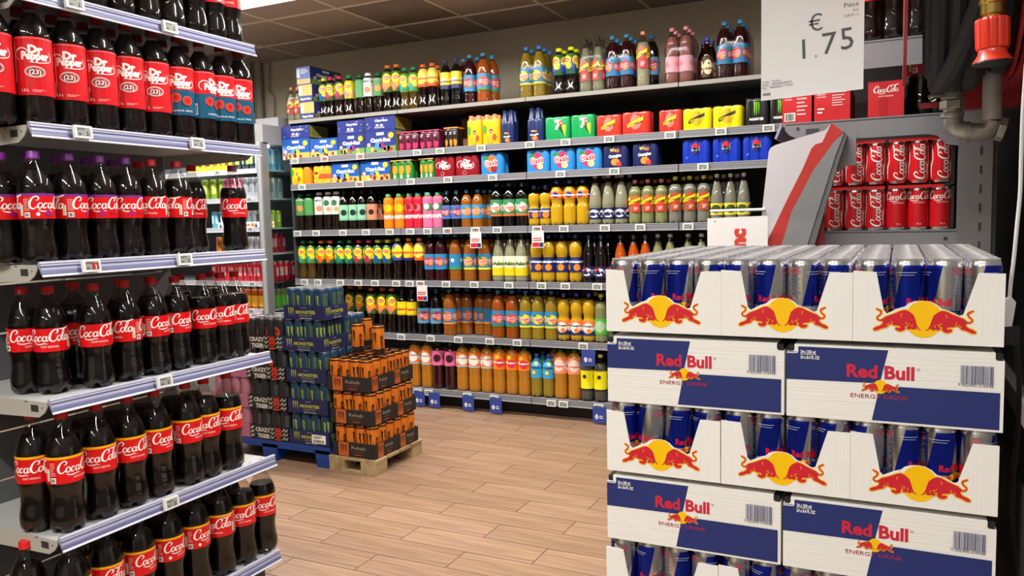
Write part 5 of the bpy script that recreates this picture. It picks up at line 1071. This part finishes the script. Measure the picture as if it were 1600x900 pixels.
# --- juice pouch cartons
def juice_art(w, h, night, seed=1, name_='Capri-Sun'):
    r = random.Random(seed); a = Art()
    if night == 2: a.rect(0, 0, w, h, ink('#25307c')); 
    else: a.rect(0, 0, w, h*.3, ink('#d8a850') if night == 0 else ink('#6a9a5a')); a.rect(0, h*.3, w, h, ink('#1c56a8') if night == 0 else ink('#27357c'), layer=1); a.L = 1
    if night == 2:
        for i in range(9): a.ell(r.uniform(.05, .95)*w, r.uniform(.1, .9)*h, w*.015, w*.015, ink('#b8bce0'), layer=3)
        a.L = 3; a.text(name_, w*.55, h*.62, h*.22, WHITE, bold=.04, width=w*.42); a.ell(w*.42, h*.36, w*.05, h*.08, WHITE); a.ell(w*.56, h*.34, w*.05, h*.08, WHITE, layer=a.L); a.lines(w*.34, h*.12, w*.66, h*.26, ink('#c8ccf0'), 2, 6)
    else:
        a.text(name_, w*.5, h*.50, h*.22, WHITE, bold=.07, width=w*.66); a.rect(w*.38, h*.78, w*.62, h*.90, WHITE); a.ell(w*.42, h*.34, w*.1, h*.16, ink('#4c8ae0')); a.ell(w*.55, h*.32, w*.09, h*.15, ink('#e8c82c' if night == 0 else '#8c2c74'), layer=a.L)
        for i in range(9): a.ell(r.uniform(.05, .95)*w, r.uniform(.06, .26)*h, w*.045, h*.09, ink(r.choice(['#b84a34', '#7c1c3c', '#e8c850', '#6a3c2c', '#e8e0d0'])), layer=a.L+1)
        a.L += 1
        a.ell(w*.86, h*.75, w*.09, h*.13, ink('#e8b830')); a.ell(w*.12, h*.38, w*.06, h*.09, ink('#c8a8d8'), layer=a.L)
    return a
bluec = mat('blue_carton', '#222c68', .5); sidec = mat('olive_carton_side', '#8c8c3c', .5)
x2b = [-4.209, -3.95, -3.944, -3.689, -3.683, -3.447, -3.438, -3.18]; x3b = [-3.753, -3.505, -3.488, -3.238]
def jb(x0, x1, lv, z, h, night, desc, seed, d=.22):
    t = carton('juice_carton', desc, x0, BY+.012, BZ[lv]-.003+z, x1-x0, d, h, bluec, juice_art(x1-x0, h, night, seed), group='cartons of juice pouches', cat='carton')
    a = Art(); a.rect(.004, .004, d-.004, h-.004, ink('#8c8c3c')); a.lines(.03, h*.2, d-.05, h*.8, ink('#5c5c2c'), 4, seed); ob('printed_side', a.mesh('side', flatx(x1-x0, 0, 0), step=.0005), t)
jb(x2b[0], x2b[1], 2, 0, .15, 0, 'blue juice pouch carton, lower one at the far left of second shelf', 1); jb(x2b[0], x2b[0]+(x2b[1]-x2b[0])*1.02, 2, .152, .095, 2, 'navy juice carton with two white eye shapes stacked at far left, second shelf', 2)
jb(x2b[2], x2b[3], 2, 0, .135, 0, 'blue juice pouch carton standing alone, second from left, second shelf', 3)
jb(x2b[4], x2b[5], 2, 0, .15, 1, 'dark blue fruit juice carton, lower left of the stacked four, second shelf', 4); jb(x2b[4], x2b[5], 2, .152, .095, 2, 'navy juice carton lying upper left of the stacked four, second shelf', 5)
jb(x2b[6], x2b[7], 2, 0, .16, 1, 'dark blue fruit juice carton, lower right of the stacked four, second shelf', 6); jb(x2b[6], x2b[7], 2, .162, .095, 2, 'navy juice carton lying upper right of the stacked four, second shelf', 7)
jb(x3b[0], x3b[1], 3, 0, .145, 0, 'sky blue juice pouch carton, left of the two, third shelf', 8); jb(x3b[2], x3b[3], 3, 0, .15, 0, 'sky blue juice pouch carton, right of the two, third shelf', 9)
# three cartons stacked end-on at the left of the top shelf
xe = [-4.021, -3.895]
for i in range(3):
    w = xe[1]-xe[0]; h = .128; z = BZ[1]-.003+i*(h+.001); t = thing('juice_carton', f'blue juice pouch carton set end-on, {["lowest", "middle", "topmost"][i]} of the stack of three on the top shelf', 'carton', (xe[0]-i*.012, BY+.02, z), 0, 'cartons stacked end-on')
    ob('carton_body', MB().box(0, 0, 0, w, .36, h, bluec).mesh('carton_end', False), t)
    a = Art(); a.rect(.001, .001, w*.98, h*.99, ink('#4c6ab4' if i == 2 else '#27357c')); a.rect(.0, h*.35 if i < 2 else h*.04, w, h*.97 if i < 2 else h*.3, ink('#dcae5c')); a.text('Capri-Sun', w*.5, h*.12, h*.16, WHITE, bold=.04, width=w*.8) if i < 2 else a.lines(w*.3, h*.6, w*.9, h*.9, WHITE, 4); a.rect(.0, h*.4, w*.25, h*.9, ink('#c8d4e8')); ob('printed_end', a.mesh('end', flat(0, 0, 0), step=.0005), t)
    sd = juice_art(.34, h, 1, 20+i); ob('printed_side', sd.mesh('side', flatx(w, .01, 0), step=.0005), t)
xq = [-2.794, -2.691]
tag(ob('brown_carton', MB().box(xq[0], 4.98, BZ[2], xq[1]+.05, 5.15, BZ[2]+.22, mat('brown_card', '#7a4a30', .7)).mesh('brown_carton', False)), 'brown cardboard box behind the yellow iced tea packs', 'box')

#==================================================================== OPEN COOLER AT FAR LEFT
QX, QY = -4.22, 4.52; QZ = [1.745, 1.53, 1.305, 1.11, .89, .68]
coolm = mat('cooler_grey', '#8a8a8c', .5); coolp = mat('cooler_post_metal', '#88898c', .4, .4); coolw = mat('cooler_white_interior', '#c8ccd0', .5)
t = thing('open_cooler', 'tall grey open-front drinks cooler left of the back rack', 'cooler', (QX, QY, 0)); CW = 2.4
ob('canopy', MB().box(-CW, 0, 1.92, 0, .17, 2.06, coolm).box(-CW, .17, 1.92, 0, .80, 2.13, coolm).mesh('canopy', False), t)
ob('back_wall', MB().box(-CW, .70, 0, 0, .75, 1.92, mat('cooler_back', '#3c3e42', .5)).mesh('back_wall', False), t)
ob('base', MB().box(-CW, .0, 0, 0, .70, .40, coolm).mesh('base', False), t)
ob('front_post', MB().box(-.055, -.02, .0, 0, .045, 1.93, coolp).box(-.042, -.026, .0, -.012, -.02, 1.93, mat('post_bright_strip', '#b4b6b8', .4, .3)).mesh('front_post', False), t)
ob('side_glass', MB().box(-.012, .045, .40, -.004, .70, 1.92, GLASS).mesh('side_glass', False), t)
ob('light_strip', MB().box(-CW, .10, 1.900, -.06, .13, 1.918, mat('cooler_led', '#f4faff', .4, emit=14)).mesh('light_strip', False), t)
ld = bpy.data.lights.new('cooler_light', 'AREA'); ld.shape = 'RECTANGLE'; ld.size = 2.2; ld.size_y = .04; ld.energy = 40; ld.color = (.92, .97, 1); lo = ob('cooler_light', ld, t, (-CW/2, .06, 1.895)); lo.rotation_euler = (.35, 0, 0)
railq = mat('cooler_rail', '#b8bcc8', .4)
for i, z in enumerate(QZ):
    s_ = thing('cooler_shelf', f'white cooler shelf with pale price rail, {ORD[i+1]} from the top', 'shelf', (QX-CW, QY, z), 0, 'cooler shelves')
    ob('shelf_plate', MB().box(.01, .05, -.02, CW-.06, .68, -.008, coolw).mesh('shelf_plate', False), s_); ob('price_rail', MB().box(.01, .03, -.035, CW-.06, .05, 0, railq).box(.01, .028, -.036, CW-.06, .03, -.030, WHITE).mesh('price_rail', False), s_)
    ob('led_strip', MB().box(.01, .06, -.030, CW-.07, .075, -.022, mat('shelf_led', '#f4faff', .4, emit=6)).mesh('led_strip', False), s_)
TC = tag_mesh(.055, .035)
for z, xs in ((1.745, [-4.704]), (1.53, [-4.566, -4.392]), (1.305, [-4.602, -4.4]), (.89, [-4.409]), (.68, [-4.43, -4.302])):
    for i, x in enumerate(xs):
        r = ob('price_tag', None, None, (x, QY+.016, z-.018)); ob('tag_frame', TC[0], r); ob('tag_screen', TC[1], r)
        tag(r, f'white price tag on the cooler rail, {ORD[QZ.index(z)+1]} shelf from the top{"" if len(xs) == 1 else (", left one" if i == 0 else ", right one")}', 'price tag', 'price tags on the cooler rails')
def smallcan(key, col, stripe=None, R=.028, H=.155, word=None, cap=None):
    m = mat('small_can_'+key, col, .3, .35); a = None
    if stripe or word:
        a = Art(); 
        if stripe: 
            for c in (-1.6, 0, 1.6): a.rect(R*(c-.45), H*.3, R*(c+.45), H*.75, ink(stripe))
        if word:
            for c in (-1.6, 0, 1.6): a.text(word, R*c, H*.2, R*.6, WHITE, rot=PI/2, align='l', bold=.04, layer=a.L+1)
    K[key] = can('drink_can', R, H, a, seg=14, basem=m); return K[key]
smallcan('c_green', '#8ca83c', '#c8d870', .033, .165); smallcan('c_pink', '#d86a94', '#e8a8c0', .033, .165); smallcan('c_white', '#c4cace', '#8a9298', .033, .165); smallcan('c_cyan', '#6ab4cc', '#c8e8f0', .027, .135); smallcan('c_navy', '#2a3c8c', '#a8b0c8', .027, .135)
smallcan('c_silver', '#b4b8bc', '#6a7a98', .027, .135); smallcan('c_lime', '#b8cc3c', '#e0e88c', .027, .135); smallcan('c_orange', '#c87a24', '#8c4a1c', .030, .13); smallcan('c_grey', '#c0c4c8', '#8890a0', .030, .13); smallcan('c_red', '#cc2c3c', '#e8a0a4', .031, .15); smallcan('c_blk', '#1c2024', '#6ab43c', .033, .165); smallcan('c_yel', '#e0a81c', '#3c2c1c', .033, .165); smallcan('c_light', '#7cc4e4', '#e0f0f8', .033, .165)
bt('c_juice', 'small orange juice bottle with yellow label', .17, .030, P_SQUAT, l_oj, .9, '#2c2c2c', ART(L_band, '#e8a82c', '', size=.3), .1, .5, .5); bt('c_juice2', 'small green juice bottle', .17, .030, P_SQUAT, l_green, .9, '#2c2c2c', ART(L_band, '#6cac3c', '', size=.3), .1, .5, .5)
def cool_row(z, items, where, py):
    its = []; its2 = []
    for key, xs, desc in items:
        kd = K[key]
        for x in xs:
            for d in range(2 if x < -4.42 else 4):
                o = place(kd, (x, QY+.085+kd['R']+d*(kd['R']*2+.002), z-.0075), random.uniform(-.6, .6)+PI*d)
                if d: its2.append((o, desc))
                else: its.append((o, desc))
    its.sort(key=lambda q: q[0].location.x); name_row(its, where, f'drinks {where}'); its2.sort(key=lambda q: q[0].location.x); name_row(its2, 'back row, '+where, f'drinks back row {where}')
def spread(x0, x1, n): return [x0+(x1-x0)*i/(n-1) for i in range(n)]
qa = [-5.085, -4.841, -4.653, -4.424, -4.391, -4.302]
cool_row(QZ[0], [('c_yel', spread(qa[0], qa[2], 7), 'yellow and black energy can'), ('c_blk', spread(qa[2]+.07, qa[3], 3), 'black energy can with green stripe'), ('c_light', [qa[4]+.02], 'light blue energy can')], 'cooler top shelf', 0)
qa = [-4.87, -4.761, -4.714, -4.561, -4.508, -4.372, -4.308]
cool_row(QZ[1], [('c_green', spread(qa[0]-.07, qa[1], 3), 'olive green energy can'), ('c_pink', spread(qa[2], qa[3], 3), 'pink energy can'), ('c_white', spread(qa[4], qa[5]-.01, 3), 'white energy can')], 'cooler second shelf', 0)
qa = [-4.855, -4.773, -4.718, -4.538, -4.505, -4.44, -4.395]
cool_row(QZ[2], [('c_cyan', spread(qa[0], qa[1]+.01, 2), 'cyan slim can'), ('c_silver', spread(qa[2], qa[2]+.055, 2), 'silver slim can'), ('c_navy', spread(qa[2]+.112, qa[3]-.02, 2), 'navy slim can'), ('c_silver', spread(qa[3]+.04, qa[5], 2), 'pale silver slim can'), ('c_lime', [qa[6]+.03], 'lime green slim can')], 'cooler third shelf', 0)
qa = [-4.822, -4.585, -4.539, -4.421, -4.369, -4.33]
cool_row(QZ[3], [('c_orange', spread(qa[0], qa[1], 4), 'orange-brown can'), ('c_grey', spread(qa[2], qa[3], 3), 'light grey can'), ('c_red', [qa[4]], 'tall red can')], 'cooler fourth shelf', 0)
qa = [-4.885, -4.273]
cool_row(QZ[4], [('c_red', spread(qa[0], qa[1], 10), 'red cola can')], 'cooler fifth shelf', 0)
qa = [-4.549, -4.456, -4.404, -4.365, -4.326]
cool_row(QZ[5], [('c_juice', spread(qa[0]-.07, qa[2], 4), 'small orange juice bottle'), ('c_juice2', [qa[3]+.05], 'small green juice bottle')], 'cooler sixth shelf', 0)
qa = [-4.773, -4.201]
a = Art(); ww = qa[1]-qa[0]; a.rect(0, 0, ww, .045, WHITE)
for i in range(3): a.text('Red Bull', ww*(.18+.32*i), .015, .02, ink('#c8202e'), bold=.05, width=ww*.14); a.ell(ww*(.31+.32*i), .022, .02, .014, ink('#e8842c')); a.poly([(ww*(.08+.32*i), 0), (ww*(.02+.32*i), 0), (ww*(.05+.32*i), .04)], ink('#27408c'), layer=a.L)
t = thing('shelf_tray', 'long white card tray with red lettering in the cooler third shelf', 'tray', (qa[0], QY+.055, QZ[2]-.005)); ob('tray_card', MB().box(0, 0, 0, ww-.08, .003, .045, WHITE).mesh('shelf_tray', False), t); ob('tray_print', a.mesh('tray_print', flat(0, 0, 0), step=.0004), t)

#==================================================================== PALLET OF ENERGY DRINK TRAYS (behind, left of centre)
PY = 3.295; TWm, TDm, TH = .272, .206, .078
bluem = mat('blue_pallet_plastic', '#123c86', .4, bump=((40, 40, 40), .1))
pallet('blue_pallet', 'blue plastic pallet under the black and navy drink trays', -3.56, PY, .845, .62, .115, bluem, True)
t = thing('low_wooden_pallet', 'small worn wooden pallet under the orange can trays', 'pallet', (-2.712, PY-.012, 0))
for x in (0, .205):
    for y in (0, .34): ob('block', MB().box(x, y+.001, .010, x+.10, y+.099, .066, pwood).mesh('block', False), t)
for y in (0, .34): ob('bottom_board', MB().box(0, y, 0, .305, y+.10, .010, pwood).mesh('bottom_board', False), t)
for i in range(4): ob('deck_board', MB().box(-.002, i*.113, .066, .308, i*.113+.10, .080, pwood).mesh('deck_board', False), t)
def opentray(w, d, h, m): return MB().box(0, 0, 0, w, d, .003, m).box(0, 0, 0, w, .003, h, m).box(0, d-.003, 0, w, d, h, m).box(0, .003, 0, .003, d-.003, h, m).box(w-.003, .003, 0, w, d-.003, h, m)
def claw(a, cx, cy, s, m):
    for i, dx in enumerate((-.32, 0, .32)):
        x = cx+dx*s; a.stroke([(x-.10*s, cy+.5*s, .2*s), (x+.02*s, cy+.42*s, .16*s), (x-.02*s, cy+.1*s, .15*s), (x+.04*s, cy-.2*s, .08*s), (x, cy-(.5 if i != 1 else .4)*s, .01*s)], m, layer=a.L+1)
    a.L += 1; return a
def tray_art(kind, w, h):
    a = Art()
    if kind == 'navy':
        g = ink('#9a9a3c'); claw(a, w*.19, h*.55, h*.55, g); a.text('MONSTER', w*.56, h*.44, h*.30, g, bold=.05, width=w*.5); a.text('ENERGY', w*.56, h*.26, h*.14, g, width=w*.32); a.text('ZERO SUGAR', w*.56, h*.08, h*.12, ink('#c8ccd8'), width=w*.3); a.lines(w*.45, h*.82, w*.65, h*.9, ink('#8a90b0'), 1, 3)
    elif kind == 'rehab':
        a.rect(w*.14, h*.03, w*.38, h*.97, ink('#b85a24')); claw(a, w*.26, h*.5, h*.6, ink('#2a1a10')); a.text('Rehab', w*.62, h*.55, h*.32, ink('#7a746a'), bold=.03, width=w*.34); a.text('MONSTER', w*.62, h*.34, h*.14, ink('#8a4a2c'), width=w*.26); a.text('ENERGY', w*.62, h*.14, h*.14, ink('#c85a24'), width=w*.2)
    elif kind == 'tiger':
        wh = ink('#b8b4ac')
        a.text('CRAZY', w*.33, h*.54, h*.40, wh, bold=.06, width=w*.40); a.text('TIGER', w*.35, h*.10, h*.40, wh, bold=.06, width=w*.34)
        for x, s in ((.03, 1), (.07, 1), (.56, -1), (.60, 1), (.88, 1), (.92, -1), (.97, 1)):
            for k in range(3): a.stroke([(w*x-.012*s, h*(.1+.3*k), .002), (w*x, h*(.2+.3*k), .006), (w*x+.01*s, h*(.32+.3*k), .002)], wh, layer=a.L+1)
        a.L += 1; a.ell(w*.74, h*.55, w*.085, h*.36, ink('#b8301c')); a.poly([(w*.67, h*.8), (w*.68, h*1.0), (w*.72, h*.86)], ink('#b8301c'), layer=a.L); a.poly([(w*.81, h*.8), (w*.80, h*1.0), (w*.76, h*.86)], ink('#b8301c'), layer=a.L); a.ell(w*.71, h*.6, w*.016, h*.06, BLACK); a.ell(w*.77, h*.6, w*.016, h*.06, BLACK, layer=a.L); a.poly([(w*.70, h*.42), (w*.78, h*.42), (w*.74, h*.25)], BLACK, layer=a.L); a.rect(w*.66, h*.04, w*.82, h*.14, ink('#c83c1c'))
    else:
        a.text('MONSTER', w*.5, h*.4, h*.3, ink('#5a3c4c'), bold=.04, width=w*.6); a.text('ENERGY', w*.5, h*.15, h*.14, ink('#5a3c4c'), width=w*.3)
    return a
cardm = {'navy': mat('navy_tray_card', '#161e4a', .55), 'rehab': mat('black_tray_card', '#1e1a18', .6), 'tiger': mat('black_tiger_card', '#1a1818', .6), 'pink': mat('pink_tray_card', '#a8627c', .6)}
TM = {k: opentray(TWm, TDm, TH, m).mesh('tray_'+k, False) for k, m in cardm.items()}
TF = {k: tray_art(k, TWm, TH).mesh('tray_front_'+k, flat(0, -.0003, 0), step=.0004) for k in cardm}
TS = {k: tray_art(k, TDm, TH).mesh('tray_side_'+k, flatx(TWm, 0, 0), step=.0004) for k in cardm}
def bigcan(key, base, claws, dark=None, lidc=None, word=None, ground=None, metal=.4):
    R, H = .0325, .168; a = Art()
    if dark: a.rect(-PI*R, .008, PI*R, .040, ink(dark)); a.text('Rehab', 0, .022, .012, ink('#c87a3c'), layer=a.L+1); a.L += 1
    if claws: claw(a, 0, .095, .062, ink(claws)); 
    if claws and not dark: a.text('MONSTER', 0, .035, .011, ink('#b8bcc4'), width=.05)
    if word: a.text(word, R*1.9, .03, .018, ink('#1c1410'), rot=PI/2, align='l', bold=.05); a.lines(-R*2.6, .03, -R*1.6, .13, ink(ground or '#888888'), 16, 4)
    elif ground: a.lines(R*1.5, .03, R*2.6, .14, ink(ground), 18, 4); a.lines(-R*2.6, .03, -R*1.5, .14, ink(ground), 18, 7)
    if lidc: a.rect(-PI*R, H-.016, PI*R, H-.0085, ink('#1c1614'))
    K[key] = can('energy_can', R, H, a, lidm=lidc or LIDS, seg=18, basem=mat('bigcan_'+key, base, .3, metal)); return K[key]
bigcan('m_navy', '#244460', '#8c9c3c', ground='#6a7a48'); bigcan('m_rehab', '#d8741c', '#2a140c', dark='#1c1614', word='MONSTER', ground='#a85a1c', metal=.25, lidc=mat('black_lid', '#2a2826', .35, .6)); bigcan('m_tiger', '#2c2c2e', None, ground='#55555a'); bigcan('m_pink', '#b87a8c', None, ground='#8c4c64')
a = Art(); R = .0325; a.ell(0, .09, R*.9, .035, ink('#b0342c')); a.ell(-.01, .1, .006, .008, BLACK); a.ell(.01, .1, .006, .008, BLACK, layer=a.L); a.poly([(-.012, .075), (.012, .075), (0, .06)], BLACK, layer=a.L); K['m_tigerf'] = can('energy_can', .0325, .168, a, seg=18, basem=mat('bigcan_m_tiger', '#2c2c2e', .3, .4))
POSN = ['lowest', 'second', 'third', 'fourth', 'topmost']; FILMC = clear('tray_film', '#d8dce4', 1.4, .1)
def stack(kind, cans, X1, y0, zb, levels, depths, colname, cname, shifts=None, right=True, pitch=.171, left0=False):
    for L in range(levels):
        nd = depths[L]; sh = (shifts or [0]*9)[L]; x0 = X1-TWm+sh; z = zb+L*pitch
        for r in range(nd):
            y = y0+r*(TDm+.002); rn = ['front', 'rear', 'third'][r]
            t = thing('can_tray', f'{colname} tray of tall cans, {POSN[L] if L < levels-1 or levels < 4 else "topmost"} level, {rn} of its pile', 'tray', (x0, y, z), 0, f'{colname} can trays')
            ob('tray_card', TM[kind], t); 
            if r == 0: ob('printed_front', TF[kind], t)
            if right: ob('printed_side', TS[kind], t)
            for cy in range(3):
                for cx in range(4):
                    top_ = L == levels-1 or (L < levels-1 and r >= depths[L+1])
                    if not (top_ or (cy == 0 and r == 0) or (right and cx == 3) or (cy == 2 and cx in (0, 3))): continue
                    key = random.choice(cans); f = math.atan2(-3.3, 2.8)+PI/2
                    o = place(K[key], (x0+.0365+cx*.0663, y+.036+cy*.0665, z+.0032), -.65+random.choice([0, .3, -.4, 1.5, 2.2, 0, -.2]))
                    tag(o, f'{cname}, {["left", "second", "third", "right"][cx]} in {ORD[r*3+cy+1]} row, {POSN[L] if L < levels-1 else "topmost"} {colname} tray', 'can', f'cans in the {colname} trays')
stack('navy', ['m_navy'], -2.717, PY, .117, 5, [2, 2, 2, 2, 1], 'navy', 'navy tall can', shifts=[0, 0, -.002, -.022, 0])
stack('tiger', ['m_tiger', 'm_tiger', 'm_tigerf'], -2.999, PY, .117, 4, [2, 2, 2, 2], 'black striped', 'dark tall can', shifts=[0, -.002, -.005, -.012], right=False)
stack('pink', ['m_pink'], -3.281, PY, .117, 4, [1, 1, 1, 1], 'pink', 'pink tall can', right=False, shifts=[0, -.002, -.004, -.015])
stack('rehab', ['m_rehab'], -2.420, PY, .082, 3, [2, 2, 2], 'black and orange', 'orange tall can', pitch=.1755, shifts=[0, -.008, -.022])
for i, (px, ky, d) in enumerate(zip([(-2.63, 3.466), (-2.471, 3.433), (-2.732, 3.686)], range(3), ('leftmost', 'rightmost', 'rear'))):
    o = place(K['m_rehab'], (px[0], px[1], .605), -.6+.1*i); tag(o, f'loose orange tall can standing on the orange trays, {d} of three', 'can', 'loose orange cans')
lab = [(-2.83, 0.178), (-2.737, 0.131)]
t = thing('shipping_label', 'white sticker with barcode on the lowest navy tray', 'sticker', (lab[0][0], PY-.004, lab[1][1])); w = lab[1][0]-lab[0][0]; h = lab[0][1]-lab[1][1]
ob('sticker', MB().box(0, 0, 0, w, .0015, h, WHITE).mesh('sticker', False), t); a = Art(); a.bars(w*.1, h*.1, w*.9, h*.42, BLACK, 16); a.lines(w*.1, h*.55, w*.8, h*.9, BLACK, 3); ob('barcode', a.mesh('barcode', flat(0, -.0003, 0)), t)
